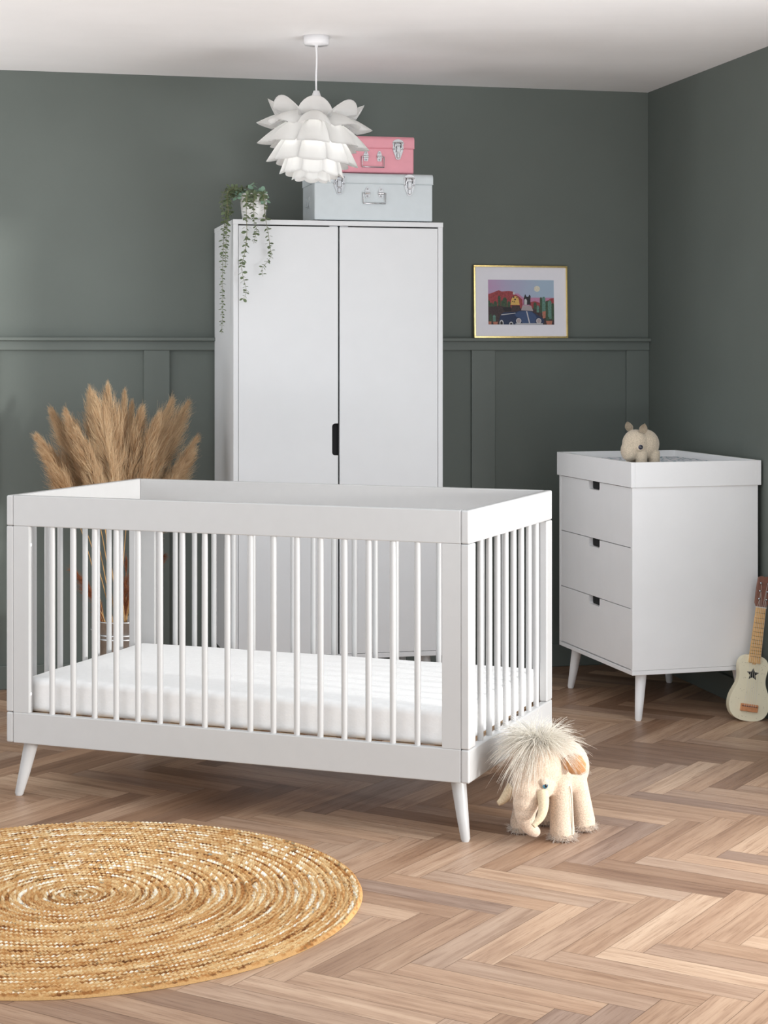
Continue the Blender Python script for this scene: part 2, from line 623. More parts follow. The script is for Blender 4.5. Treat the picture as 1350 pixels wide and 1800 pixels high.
def soft_block(name, lx, ly, z0, z1, r, m, puff, seed, parent=None, nx=60, ny=36, wrinkle=.002):
    """a padded block with rounded edges, gently puffed top and slightly wavy sides"""
    bm = bmesh.new()
    bmesh.ops.create_cube(bm, size=1)
    bm.transform(Matrix.Translation((0, 0, (z0 + z1) / 2)) @ Matrix.Diagonal((lx, ly, z1 - z0, 1)))
    bmesh.ops.bevel(bm, geom=bm.edges[:], offset=r, segments=5, profile=.5, affect='EDGES')
    bmesh.ops.subdivide_edges(bm, edges=[e for e in bm.edges if e.calc_length() > .05], cuts=24, use_grid_fill=True)
    from mathutils import noise
    for v in bm.verts:
        x, y, z = v.co
        k = noise.noise(Vector((x * 5 + seed, y * 7, z * 9))) + .5 * noise.noise(Vector((x * 13, y * 17 + seed, z * 21)))
        t = (z - z0) / (z1 - z0)
        v.co.z += puff * max(0, t) * (1 - (2 * x / lx) ** 4) * (1 - (2 * y / ly) ** 4)
        if t > .05:
            d = Vector((x / lx, y / ly, (t - .5) * .6))
            v.co += d.normalized() * k * wrinkle
    mb = MB().bm(bm, True)
    return mb.build(name, m, parent)


mt = soft_block('cot_mattress', 1.372, .70, .2475, .349, .02, M['sheet'], .005, 3)
mt.location = cot_c
mt.rotation_euler = (0, 0, CA)
tag(mt, 'white sheeted mattress lying inside the spindle cot', 'mattress')

# =================================================================== WARDROBE
kS = 1.0457
_a = Vector((CAM.x, CAM.y, 0)) + (CR * -.6029 + CF * 6.395) * kS
WX0, WY0 = _a.x, _a.y
WW, WD = .7627 * kS, .5146 * kS
WT = CAMZ + (1.7774 - CAMZ) * kS
WB = CAMZ + (.2100 - CAMZ) * kS
wr = thing('wardrobe', 'tall white two-door wardrobe on legs against the green panelled wall', 'wardrobe', (WX0 + WW / 2, WY0 + WD / 2, 0))
wx, wy = WW / 2, WD / 2
TP = .018
MB().box(-wx - .001, wx + .001, -wy - .0015, wy, WT - TP, WT, .001).build('top_panel', M['white_board'], wr)
MB().box(-wx, -wx + TP, -wy, wy, WB, WT - TP, .001).build('side_panel', M['white_board'], wr)
MB().box(wx - TP, wx, -wy, wy, WB, WT - TP, .001).build('side_panel', M['white_board'], wr)
MB().box(-wx + TP, wx - TP, -wy, wy, WB, WB + TP, .001).build('bottom_panel', M['white_board'], wr)
MB().box(-wx + TP, wx - TP, wy - .012, wy - .006, WB + TP, WT - TP, 0).build('back_panel', M['gap_shade'], wr)
dz0, dz1 = WB + TP + .0015, WT - TP - .005
gap = at_y(595.8, 600, WY0).x - (WX0 + WW / 2)
hz0, hz1 = .922, 1.042
XZ = Matrix(((1, 0, 0, 0), (0, 0, 1, 0), (0, 1, 0, 0), (0, 0, 0, 1)))   # outline xy -> xz, thickness along y


def arc(cx, cy, r, a0, a1, n=6):
    return [(cx + r * math.cos(R(a0 + (a1 - a0) * i / n)), cy + r * math.sin(R(a0 + (a1 - a0) * i / n))) for i in range(n + 1)]


xl0, xl1 = -wx + TP + .0015, gap - .0033
ho = .0225
out = [(xl0, dz0), (xl1, dz0), (xl1, hz0)] + arc(xl1 - ho + .012, hz0 + .012, .012, 270, 180) + \
      arc(xl1 - ho + .012, hz1 - .012, .012, 180, 90) + [(xl1, hz1), (xl1, dz1), (xl0, dz1)]
dl = MB().prism(out, -wy + .001, -wy + .019, XZ).build('door', M['white_board'], wr)
dl['label'] = 'left door with a rounded dark finger cut-out'
dr = MB().box(gap + .0033, wx - TP - .0015, -wy + .001, -wy + .019, dz0, dz1, .0008).build('door', M['white_board'], wr)
dr['label'] = 'plain right door'
for d_, sx in ((dl, -1), (dr, 1)):
    MB().box(gap + sx * .02 - .016, gap + sx * .02 + .016, -wy + .004, -wy + .016, dz1 + .0005, dz1 + .0042, .0005).build('catch_plate', M['chrome'], d_)
for xc in (-wx + .06, wx - .06):
    for z in (.4, 1.6):
        pass
# carcass shelf and dark sheet behind the doors, their colour standing in for shade
MB().box(-wx + TP, wx - TP, -wy + .035, wy - .012, 1.42, 1.438, 0).build('shelf', M['gap_shade'], wr)
MB().box(-wx + TP, wx - TP, -wy + .024, -wy + .028, WB + TP, WT - TP, 0).build('door_gap_shade', M['gap_shade'], wr)  # thin dark sheet added so the door gaps read as shade
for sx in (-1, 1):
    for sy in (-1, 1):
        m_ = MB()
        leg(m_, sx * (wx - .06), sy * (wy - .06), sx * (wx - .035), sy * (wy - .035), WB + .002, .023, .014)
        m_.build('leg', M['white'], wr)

# =================================================================== CHANGING DRESSER
GA = R(2.935)
G0 = Vector((CAM.x, CAM.y, 0)) + CR * .7994 + CF * 6.3889
gx_ = Vector((math.cos(GA), math.sin(GA), 0))
gy_ = Vector((-math.sin(GA), math.cos(GA), 0))
GW, GD = .7262, .5065
g_c = G0 + gx_ * GD / 2 + gy_ * GW / 2
dres = thing('changing_dresser', 'white three-drawer changing unit with raised tray top beside the right wall', 'dresser', g_c, GA)
dx, dy = GD / 2, GW / 2
zt0, zt1 = .8298, .919
zb0 = .1664
o_ = .0072
bx0, bx1, by0, by1 = -dx + o_, dx - .0, -dy + o_, dy - o_
bx1 = dx - .010
TP = .016
MB().box(bx0, bx1, by0, by0 + TP, zb0 + TP, zt0, .0008).build('side_panel', M['white_board_lit'], dres)
MB().box(bx0, bx1, by1 - TP, by1, zb0 + TP, zt0, .0008).build('side_panel', M['white_board_lit'], dres)
MB().box(bx0, bx1, by0, by1, zb0, zb0 + TP - .0008, .001).build('bottom_panel', M['white_board_lit'], dres)
MB().box(bx1 - .008, bx1 - .002, by0 + TP, by1 - TP, zb0 + TP, zt0, 0).build('back_panel', M['white_board_lit'], dres)
MB().box(bx0 + .0205, bx0 + .024, by0 + TP, by1 - TP, zb0 + TP, zt0, 0).build('drawer_gap_shade', M['gap_shade'], dres)  # near-black sheet standing in for the shade behind the drawer fronts
YZ = Matrix(((0, 0, 1, 0), (1, 0, 0, 0), (0, 1, 0, 0), (0, 0, 0, 1)))   # outline -> yz, thickness along x
d0, d1 = by0 + TP + .0015, by1 - TP - .0015
zz = [.1845, .400, .6155, .8285]
for i in range(3):
    a, b = zz[i] + .0015, zz[i + 1] - .0015
    c0, c1, dp = -.052, .052, .030
    out = [(d0, a), (d1, a), (d1, b), (c1, b)] + arc(c1 - .01, b - dp + .01, .01, 0, -90) + \
          arc(c0 + .01, b - dp + .01, .01, 270, 180) + [(c0, b), (d0, b)]
    dw = MB().prism(out, bx0 + .0012, bx0 + .0172, YZ).build('drawer', M['white_board_lit'], dres)
    MB().box(bx0 + .0175, bx0 + .019, c0 - .012, c1 + .012, b - dp - .012, b, 0).build('pull_shade', M['gap_shade'], dw)  # dark plate painted as the shade inside the cut-out
tr = MB()
t_ = .015
tr.box(-dx, -dx + t_, -dy, dy, zt0, zt1, .0015).box(dx - t_, dx, -dy, dy, zt0, zt1, .0015)
tr.box(-dx + t_, dx - t_, -dy, -dy + t_, zt0, zt1, .0012).box(-dx + t_, dx - t_, dy - t_, dy, zt0, zt1, .0012)
tr.box(-dx + t_, dx - t_, -dy + t_, dy - t_, zt0, zt0 + .010, 0)
tr.build('tray_top', M['white_board_lit'], dres)
for sx, sy in ((-1, -1), (-1, 1), (1, -1), (1, 1)):
    m_ = MB()
    cx = bx0 if sx < 0 else bx1
    cy = by0 if sy < 0 else by1
    leg(m_, cx - sx * .056, cy - sy * .052, cx - sx * .036, cy - sy * .03, zb0 + .002, .0205, .0125)
    m_.build('leg', M['white_board_lit'], dres)


def fern_fabric():
    nt = NT('fern_print_fabric')
    tc = nt.n('ShaderNodeTexCoord')
    mp = nt.n('ShaderNodeMapping')
    mp.inputs['Scale'].default_value = (1, .55, 1)
    mp.inputs['Rotation'].default_value = (0, 0, .6)
    nt.l(tc.outputs['Object'], mp.inputs[0])
    wv = nt.n('ShaderNodeTexWave', Scale=11., Distortion=9., Detail=3.)
    wv.inputs['Detail Scale'].default_value = 2.2
    nt.l(mp.outputs[0], wv.inputs[0])
    nt.l(ramp(nt, wv.outputs['Fac'], [(.0, srgb(136, 164, 176)), (.07, srgb(186, 204, 212)), (.13, srgb(232, 234, 240)), (1, srgb(238, 238, 244))]),
         nt.b.inputs['Base Color'])
    nt.b.inputs['Roughness'].default_value = .9
    return nt.m


M['fern'] = fern_fabric()
cm = soft_block('changing_mat', .395, .60, zt0 + .0105, .899, .022, M['fern'], .002, 9, wrinkle=.003)
cm.location = g_c + gx_ * .028 + gy_ * -.02
cm.rotation_euler = (0, 0, GA)
tag(cm, 'pale changing mat printed with blue-green leaves in the tray top', 'changing mat')

# =================================================================== STORAGE TRUNKS


def latch(parent, x, y, zs, k=1.0):
    """chromed toggle latch on the front (facing -y); zs = seam height"""
    o = [(0, -.036), (.007, -.034), (.011, -.022), (.016, -.010), (.019, .004), (.017, .012), (.020, .020), (.016, .028), (.009, .032), (0, .034)]
    out = [(a * k, b * k) for a, b in o] + [(-a * k, b * k) for a, b in o[-2:0:-1]]
    T = Matrix.Translation((x, y, zs)) @ XZ
    pl = MB().prism(out, -.002, .001, T).build('latch', M['chrome'], parent)
    m_ = MB()
    m_.box(x - .007 * k, x + .007 * k, y - .011, y - .002, zs - .012 * k, zs + .010 * k, .002)
    m_.box(x - .0055 * k, x + .0055 * k, y - .008, y - .002, zs - .031 * k, zs - .014 * k, .002)
    m_.box(x - .011 * k, x + .011 * k, y - .006, y - .002, zs + .012 * k, zs + .017 * k, .001)
    m_.tube([(x - .012 * k, y - .006, zs + .004 * k), (x - .009 * k, y - .010, zs + .022 * k), (x + .009 * k, y - .010, zs + .022 * k), (x + .012 * k, y - .006, zs + .004 * k)], .0022 * k, 8)
    m_.build('toggle', M['chrome'], pl)
    for sx, sz in ((-1, 1), (1, 1), (-1, -.05), (1, -.05)):
        MB().ball((x + sx * .0145 * k, y - .0025, zs + sz * .021 * k), (.0032 * k, .002, .0032 * k), None, 10, 6).build('rivet', M['chrome'], pl)


def handle(parent, x, y, z, w, h, k, ww):
    hd = MB()
    hd.tube([(x - w / 2, y - .006, z), (x - ww / 2, y - .008, z - .002), (x - ww / 2, y - .008, z - h), (x + ww / 2, y - .008, z - h),
             (x + ww / 2, y - .008, z - .002), (x + w / 2, y - .006, z)], .0022 * k, 8)
    hd = hd.build('handle', M['chrome'], parent)
    for sx in (-1, 1):
        b = MB()
        X = x + sx * w / 2 - sx * .004
        out = [(X - .009 * k, z - .006 * k), (X - .006 * k, z - .017 * k), (X + .006 * k, z - .017 * k), (X + .009 * k, z - .006 * k), (X + .008 * k, z + .008 * k), (X + .003 * k, z + .019 * k), (X - .003 * k, z + .019 * k), (X - .008 * k, z + .008 * k)]
        b.prism(out, -.0025, .001, Matrix.Translation((0, y, 0)) @ XZ)
        b.tube([(X - .009 * k, y - .005, z - .002), (X + .009 * k, y - .005, z - .002)], .0035 * k, 10)
        b.ball((X, y - .003, z + .012 * k), (.003 * k, .002, .003 * k), None, 10, 6)
        b.ball((X, y - .003, z - .012 * k), (.003 * k, .002, .003 * k), None, 10, 6)
        b.build('handle_bracket', M['chrome'], hd)


def trunk(name, label, u0, u1, yf, z0, H, seam, depth, m, latches, hx_, hz_, hw, hh, k, group):
    xa, xb = at_y(u0, 350, yf).x, at_y(u1, 350, yf).x
    w = xb - xa
    t = thing(name, label, 'storage trunk', ((xa + xb) / 2, yf + depth / 2, z0), 0, group)
    w2, d2 = w / 2, depth / 2
    foot = .004
    MB().box(-w2, w2, -d2, d2, foot, seam, .005, 3).build('body', m, t)
    # lid: rounded front and back top edges, slight overhang
    e = .0018
    r = .016
    prof = [(-d2 - e, seam + .0012), (d2 + e, seam + .0012), (d2 + e, H - r)] + arc(d2 + e - r, H - r, r, 0, 90)[1:] + arc(-d2 - e + r, H - r, r, 90, 180) + []
    YZx = Matrix(((0, 0, 1, 0), (1, 0, 0, 0), (0, 1, 0, 0), (0, 0, 0, 1)))
    MB().prism(prof, -w2 - e, w2 + e, YZx, .0009).build('lid', m, t)
    MB().box(-w2 - e - .0004, w2 + e + .0004, -d2 - e - .0006, d2 + e + .0004, seam - .0016, seam + .0012, .0006).build('seam', m, t)
    for sx in (-1, 1):
        for sy in (-1, 1):
            MB().box(sx * (w2 - .03) - .012, sx * (w2 - .03) + .012, sy * (d2 - .03) - .012, sy * (d2 - .03) + .012, 0, foot + .001, .001).build('foot', M['rubber'], t)
    for lx in latches:
        latch(t, at_y(lx, 350, yf).x - (xa + xb) / 2, -d2 - e, seam - .004, k * 1.04)
    handle(t, at_y(hx_, 350, yf).x - (xa + xb) / 2, -d2, hz_, hw, hh, k, hw * 1.42)
    sh = MB()
    sh.box(-w2 - .002, -w2 + .001, -.028, .028, H * .30, H * .55, .001)
    sh.tube([(-w2 - .003, -.024, H * .52), (-w2 - .006, -.022, H * .34), (-w2 - .006, .022, H * .34), (-w2 - .003, .024, H * .52)], .002, 8)
    sh.build('side_handle', M['chrome'] if False else m, t)
    return t


yg = WY0 + .012
pz = lambda v, y, u=650: at_y(u, v, y).z
Hg = pz(305.5, yg, 700) - WT
trunk('storage_trunk', 'large pale grey metal trunk with chrome latches standing on the wardrobe', 553, 760.5, yg, WT, Hg, pz(323, yg, 700) - WT, .25,
      M['grey_enamel'], (596, 719.5), 657.5, pz(339, yg, 657) - WT, .060, .040, 1.12, 'metal storage trunks on the wardrobe')
yp = yg + .035
zp = WT + Hg
Hp = pz(239.5, yp, 680) - zp
trunk('storage_trunk', 'small pink metal trunk stacked on top of the grey trunk', 583, 727.5, yp, zp, Hp, pz(260, yp, 680) - zp, .19,
      M['pink'], (612, 699.5), 655, pz(275, yp, 657) - zp, .060, .041, 1.08, 'metal storage trunks on the wardrobe')

# =================================================================== PENDANT LAMP
lx, ly = -1.612, -1.0206
pend = thing('pendant_lamp', 'white petal pendant lamp hanging from the ceiling before the wardrobe', 'ceiling light', (lx, ly, 1.90))
Z0 = 1.90
MB().lathe([(0, CEIL - Z0), (.044, CEIL - Z0), (.0445, CEIL - Z0 - .026), (.042, CEIL - Z0 - .031), (0.006, CEIL - Z0 - .033), (.005, CEIL - Z0 - .042), (0, CEIL - Z0 - .042)], n=40).build('ceiling_rose', M['plastic'], pend)
MB().tube(smooth_path([(0, 0, CEIL - Z0 - .035), (.0015, .001, .42), (-.001, -.001, .36), (0, 0, .305)], 14), .0032, 10).build('cord', M['plastic'], pend)
MB().lathe([(0, .316), (.010, .314), (.014, .302), (.018, .290), (.020, .27), (.020, .19), (0, .188)], n=28).build('lamp_holder', M['plastic'], pend)
MB().lathe([(0, .268), (.035, .262), (.050, .245), (.050, .242), (.034, .258), (0, .264)], n=32).build('bulb_light_block', M['shade'], pend)  # added cap over the bulb, keeps its light off the ceiling


def petal(az, tip, tilt, L, wd, curve, rnd, hook):
    """curved tongue; tip=(r,z); tilt deg from horizontal (negative hangs down)"""
    nu, nv = 12, 11
    th = R(tilt)
    vs, fs = [], []
    ca, sa = math.cos(az), math.sin(az)
    for i in range(nu):
        t = i / (nu - 1)
        # profile along the tongue: starts flatter, bends toward its tilt
        a = th + hook * (1 - t)
        dr = L * (t - 1)
        r = tip[0] + dr * math.cos(th) + hook * L * .12 * math.sin(PI * t) * 0
        z = tip[1] + dr * math.sin(th) + hook * L * .25 * math.sin(PI * t)
        for j in range(nv):
            s = (j / (nv - 1) * 2 - 1)
            w = wd * (.80 + .20 * min(1, t * 1.6))
            # rounded end
            rr = 1 - rnd * 1.9 * (abs(s) ** 2.1)
            ti = t if t < .6 else .6 + (t - .6) * rr
            dr2 = L * (ti - 1)
            r2 = tip[0] + dr2 * math.cos(th)
            z2 = tip[1] + dr2 * math.sin(th) + hook * L * .25 * math.sin(PI * ti)
            an = s * curve
            lat = w * math.sin(an) / max(curve, 1e-3) * (curve / math.sin(curve)) * .5 if curve > .01 else w * .5 * s
            drop = w * .5 * (1 - math.cos(an)) / math.sin(curve)
            # drop along the under-normal of the tongue
            nr, nz = math.sin(th), -math.cos(th)
            r3, z3 = r2 + nr * drop, z2 + nz * drop
            x, y = r3 * ca - lat * sa, r3 * sa + lat * ca
            vs.append((x, y, z3))
    for i in range(nu - 1):
        for j in range(nv - 1):
            fs.append((i * nv + j, i * nv + j + 1, (i + 1) * nv + j + 1, (i + 1) * nv + j))
    # thickness
    bm = bmesh.new()
    bv = [bm.verts.new(v) for v in vs]
    for f in fs:
        bm.faces.new([bv[k] for k in f])
    bmesh.ops.solidify(bm, geom=bm.faces[:], thickness=.0008)
    bm.transform(LEAN)
    MB().bm(bm, True).build('petal', M['shade'], pend)


LEAN = Matrix.Translation((0, 0, .29)) @ Matrix.Rotation(R(3.6), 4, CF) @ Matrix.Translation((0, 0, -.29))
face = math.atan2(CAM.y - ly, CAM.x - lx)
rows = [  # tip r, tip z (above Z0), tilt, length, width, curve, rounding, hook, offset
    (.168, .276, 32, .150, .120, .95, .42, .22, 0),
    (.202, .190, -18, .165, .112, 1.1, .32, .30, 0),
    (.196, .120, -36, .165, .112, 1.1, .30, .30, 0),
    (.160, .058, -56, .145, .102, 1.05, .26, .25, 0),
    (.112, .018, -71, .125, .084, .95, .22, .20, 0),
    (.068, .000, -76, .105, .062, .85, .20, .15, 0),
]
for tr_, tz_, tl, L, wd, cv, rn, hk, of in rows:
    for k in range(8):
        petal(face + (k + of) * PI / 4, (tr_, tz_), tl, L, wd, cv, rn, hk)

# =================================================================== FRAMED PRINT
pf0, pf1 = at_y(833.5, 590, -.03).x, at_y(998.8, 590, -.03).x
FW = pf1 - pf0
FH = .3005
pic = thing('picture_frame', 'slim gold framed print of an open car under a moon, leaning on the rail', 'picture', ((pf0 + pf1) / 2, -.0215, 1.3662))
pic.rotation_euler = (R(-2.2), 0, 0)
fw = FW / 2
b_ = .0075
MB().box(-fw, fw, -.012, .004, 0, b_, .0012).box(-fw, fw, -.012, .004, FH - b_, FH, .0012) \
    .box(-fw, -fw + b_, -.0119, .004, b_, FH - b_, .0012).box(fw - b_, fw, -.0119, .004, b_, FH - b_, .0012).build('frame', M['gold'], pic)
MB().box(-fw + b_, fw - b_, -.006, .003, b_, FH - b_, 0).build('mount', M['mat_board'], pic)
# the print: flat inks on paper
x0, x1 = -fw + FW * .1535, -fw + FW * .853
z0, z1 = FH * (1 - (867 - 110) / 930), FH * (1 - (295 - 110) / 930)


def sky_ink():
    nt = NT('print_sky_ink')
    tc = nt.n('ShaderNodeTexCoord')
    sp = nt.n('ShaderNodeSeparateXYZ')
    nt.l(tc.outputs['Generated'], sp.inputs[0])
    nz = nt.n('ShaderNodeTexNoise', Scale=4.)
    nt.l(tc.outputs['Generated'], nz.inputs[0])
    ad = nt.n('ShaderNodeMath', operation='MULTIPLY_ADD')
    nt.l(nz.outputs[0], ad.inputs[0])
    ad.inputs[1].default_value = .4
    nt.l(sp.outputs[0], ad.inputs[2])
    nt.l(ramp(nt, ad.outputs[0], [(.1, srgb(190, 150, 186)), (.6, srgb(170, 170, 196)), (1.1, srgb(164, 184, 204))]), nt.b.inputs['Base Color'])
    nt.b.inputs['Roughness'].default_value = .6
    return nt.m


inks = [sky_ink()] + [mat('print_ink_' + n, srgb(*c), .6, noise=.35 if n in ('red', 'green', 'brown', 'teal') else .08, nscale=140) for n, c in
                      (('moon', (214, 208, 190)), ('red', (150, 62, 66)), ('green', (58, 78, 56)), ('brown', (62, 46, 48)), ('navy', (34, 48, 80)),
                       ('blue', (58, 78, 116)), ('pale', (196, 194, 196)), ('tan', (214, 172, 96)), ('black', (34, 30, 36)), ('clay', (176, 112, 92)),
                       ('teal', (92, 128, 116)), ('rose', (188, 128, 160)), ('screen', (168, 156, 158)))]
IK = dict(zip(['sky', 'moon', 'red', 'green', 'brown', 'navy', 'blue', 'pale', 'tan', 'black', 'clay', 'teal', 'rose', 'screen'], range(14)))
pm = MB()
lay = [0]


def ink(poly, c):
    lay[0] += 1
    y = -.0062 - lay[0] * .00004
    P = [(x0 + (x1 - x0) * min(1, max(0, (a - 262) / 828)), y, z1 - (z1 - z0) * min(1, max(0, (b - 295) / 572))) for a, b in poly]
    pm.add(P, [tuple(range(len(P)))], False, IK[c])


def disc(cx, cy, rx, ry, c, n=18):
    ink([(cx + rx * math.cos(2 * PI * k / n), cy + ry * math.sin(2 * PI * k / n)) for k in range(n)], c)


ink([(262, 295), (1090, 295), (1090, 867), (262, 867)], 'sky')
ink([(262, 470), (640, 470), (700, 520), (1090, 520), (1090, 620), (262, 620)], 'rose')
disc(877, 407, 38, 38, 'moon')
ink([(262, 482), (330, 455), (395, 428), (430, 445), (520, 438), (575, 445), (595, 480), (640, 500), (690, 545), (700, 700), (262, 700)], 'red')
ink([(780, 580), (850, 565), (920, 590), (1000, 560), (1050, 530), (1090, 525), (1090, 720), (780, 720)], 'red')
for a, b, w, h in ((470, 520, 26, 130), (440, 560, 20, 120), (400, 500, 16, 140), (350, 570, 24, 120), (300, 590, 26, 130), (270, 560, 14, 150), (520, 570, 20, 90)):
    ink([(a - w, b + h), (a - w, b + w), (a - w * .5, b), (a + w * .5, b), (a + w, b + w), (a + w, b + h)], 'green')
ink([(262, 640), (420, 630), (560, 660), (850, 660), (920, 640), (1090, 650), (1090, 867), (262, 867)], 'brown')
for a, b, w, h, c in ((925, 515, 14, 200, 'green'), (960, 510, 22, 240, 'teal'), (1000, 560, 18, 240, 'green'), (1035, 555, 24, 240, 'teal'), (1075, 590, 18, 220, 'green'), (850, 580, 20, 90, 'green'), (885, 620, 16, 90, 'teal')):
    ink([(a - w, b + h), (a - w, b + w), (a - w * .5, b), (a + w * .5, b), (a + w, b + w), (a + w, b + h)], c)
for a, b, w, h, c in ((290, 730, 16, 110, 'green'), (335, 740, 18, 90, 'teal'), (1010, 760, 18, 90, 'green')):
    ink([(a - w, b + h), (a - w, b + w), (a, b), (a + w, b + w), (a + w, b + h)], c)
ink([(262, 828), (300, 828), (296, 867), (262, 867)], 'clay')
ink([(318, 832), (380, 832), (372, 867), (326, 867)], 'clay')
ink([(985, 818), (1066, 818), (1056, 867), (996, 867)], 'clay')
ink([(940, 700), (985, 690), (980, 780), (945, 790)], 'clay')
# passengers
ink([(540, 615), (552, 545), (570, 510), (600, 500), (630, 512), (645, 545), (655, 615)], 'tan')
for a, b, r_ in ((580, 515, 10), (598, 545, 11), (588, 575, 8), (622, 520, 8), (566, 570, 7)):
    disc(a, b, r_, r_, 'black', 10)
ink([(575, 445), (592, 455), (596, 486), (570, 480)], 'pale')
ink([(704, 612), (708, 530), (725, 474), (742, 510), (765, 512), (778, 482), (794, 500), (790, 570), (795, 612)], 'black')
ink([(712, 612), (716, 545), (735, 535), (748, 560), (745, 612)], 'pale')
# open car
ink([(440, 650), (540, 640), (560, 690), (470, 705)], 'black')
ink([(555, 622), (655, 622), (665, 690), (550, 695)], 'brown')
ink([(690, 620), (800, 624), (825, 692), (672, 684)], 'screen')
ink([(398, 800), (412, 745), (450, 712), (600, 706), (645, 688), (800, 692), (850, 726), (915, 766), (948, 820), (950, 867), (398, 867)], 'navy')
ink([(590, 740), (640, 700), (735, 692), (810, 706), (850, 742), (880, 800), (872, 855), (700, 855), (640, 800)], 'blue')
ink([(735, 694), (748, 694), (784, 850), (770, 850)], 'pale')
ink([(420, 738), (600, 716), (604, 724), (424, 748)], 'pale')
for cx in (610, 905):
    disc(cx, 822, 58, 54, 'navy')
for cx in (640, 893):
    disc(cx, 820, 33, 36, 'pale')
    disc(cx, 820, 24, 27, 'screen')
disc(424, 848, 26, 40, 'pale')
disc(545, 860, 26, 30, 'pale')
disc(424, 852, 16, 28, 'black')
disc(545, 864, 16, 20, 'black')
ink([(600, 852), (945, 850), (945, 862), (600, 863)], 'pale')
ink([(262, 866.5), (1090, 866.5), (1090, 867), (262, 867)], 'pale')
pm.build('print', inks, pic)

# =================================================================== ROUND JUTE RUG
RUGC, RUGR = Vector((-2.527, -2.807, 0)), .682


def rug():
    NR, SUB, NA = 34, 7, 1180
    pitch = RUGR / NR
    n_r = NR * SUB + 1
    ri = np.arange(n_r) / SUB          # in rings
    ang = np.arange(NA) / NA * 2 * PI
    RR, AA = np.meshgrid(ri, ang, indexing='ij')
    ringpos = RR - (AA / (2 * PI))     # spiral
    k = np.floor(ringpos)
    c = (ringpos - k) * 2 - 1          # -1..1 across a braid
    rad = RR * pitch
    prof = np.sqrt(np.clip(1 - np.abs(c) ** 2.4, 0, 1))
    s = AA * np.maximum(rad, .01)      # arc length
    side = np.where(c > 0, 1, 0)
    st = .0125
    ph = s / st + np.abs(c) * .55 + side * .5 + np.mod(k * .37, 1)
    lobe = np.abs(np.sin(PI * ph))
    h = .0035 + prof * (.0052 + .0046 * lobe)
    h *= 1 - .45 * np.exp(-(c / .14) ** 2)
    rg = np.random.default_rng(3)
    h += rg.normal(0, .00018, h.shape)
    edge = np.clip((NR - RR) / .5, 0, 1)
    h = h * np.sqrt(np.clip(1 - (1 - edge) ** 2, 0.0, 1))
    wob = .0012 * np.sin(7 * AA + k) + .0022 * np.sin(3 * AA + 1.3) * (RR / NR)
    X = (rad + wob) * np.cos(AA)
    Y = (rad + wob) * np.sin(AA)
    V = np.stack([X, Y, np.maximum(h, .0006)], axis=-1).reshape(-1, 3)
    # yarn colours: each stitch its own shade; long pale and brown runs along the braid
    stitch = np.floor(ph + .5).astype(int)
    key = (stitch * 7919 + (k.astype(int) + 2) * 104729 + side * 1299709) % 1000003
    r1 = rg.random(1000003)[key]
    run = (np.sin(s * 2.1 + k * 2.3) + np.sin(s * 5.3 + k * 4.1) + np.sin(s * .9 + k * 1.1 + side * 2)) / 3
    t = np.clip(.50 + .17 * (1 - 2 * side) + .24 * run + (r1 - .5) * .62, 0, 1)
    t = np.where(RR > NR - .4, np.minimum(t, .45), t)
    stops = np.array([0, .1, .3, .55, .78, .92, 1.])
    cols = np.array([srgb(110, 66, 34)[:3], srgb(160, 106, 58)[:3], srgb(190, 140, 86)[:3], srgb(207, 166, 114)[:3], srgb(224, 192, 144)[:3], srgb(242, 226, 194)[:3], srgb(250, 244, 228)[:3]])
    C = np.stack([np.interp(t, stops, cols[:, i]) for i in range(3)], axis=-1)
    dk = rg.random(1000003)[key] < .02
    C[dk] *= .45
    i, j = np.meshgrid(np.arange(n_r - 1), np.arange(NA), indexing='ij')
    j2 = (j + 1) % NA
    Fq = np.stack([i * NA + j, (i + 1) * NA + j, (i + 1) * NA + j2, i * NA + j2], axis=-1).reshape(-1, 4)
    o = np_mesh('round_rug', V, Fq[NA:], M['jute'], None, True, C.reshape(-1, 3))
    o.location = RUGC
    tag(o, 'round natural jute rug of coiled braid on the herringbone floor', 'rug')


rug()

# =================================================================== EUCALYPTUS
pc = at_y(446, 384, WY0 + .062)
plant = thing('potted_eucalyptus', 'white pot of trailing eucalyptus on the front left corner of the wardrobe', 'plant', (pc.x, pc.y, WT))
MB().lathe([(0, 0), (.041, 0), (.043, .004), (.0525, .096), (.0525, .099), (.0495, .099), (.047, .08), (0, .08)], n=40).build('pot', M['pot'], plant)
MB().lathe([(0, .086), (.046, .084)], n=24).build('soil', M['soil'], plant)


def leaf_mesh(mb, c, d, n, L, W, fold, mi=0):
    d = d.normalized()
    sd = d.cross(n)
    if sd.length < 1e-4:
        sd = d.orthogonal()
    sd.normalize()
    n = sd.cross(d)
    prof = [(0, 0), (.12, .55), (.35, .95), (.6, 1.), (.82, .72), (1, .06)]
    vs, fs = [], []
    for t, w in prof:
        m = c + d * (t * L) + n * (-.10 * L * t * t)
        vs += [m - sd * (w * W / 2) + n * (fold * w * W * .5), m, m + sd * (w * W / 2) + n * (fold * w * W * .5)]
    for i in range(len(prof) - 1):
        for k in range(2):
            fs.append((i * 3 + k, i * 3 + k + 1, i * 3 + 4 + k, i * 3 + 3 + k))
    mb.add(vs, fs, True, mi)


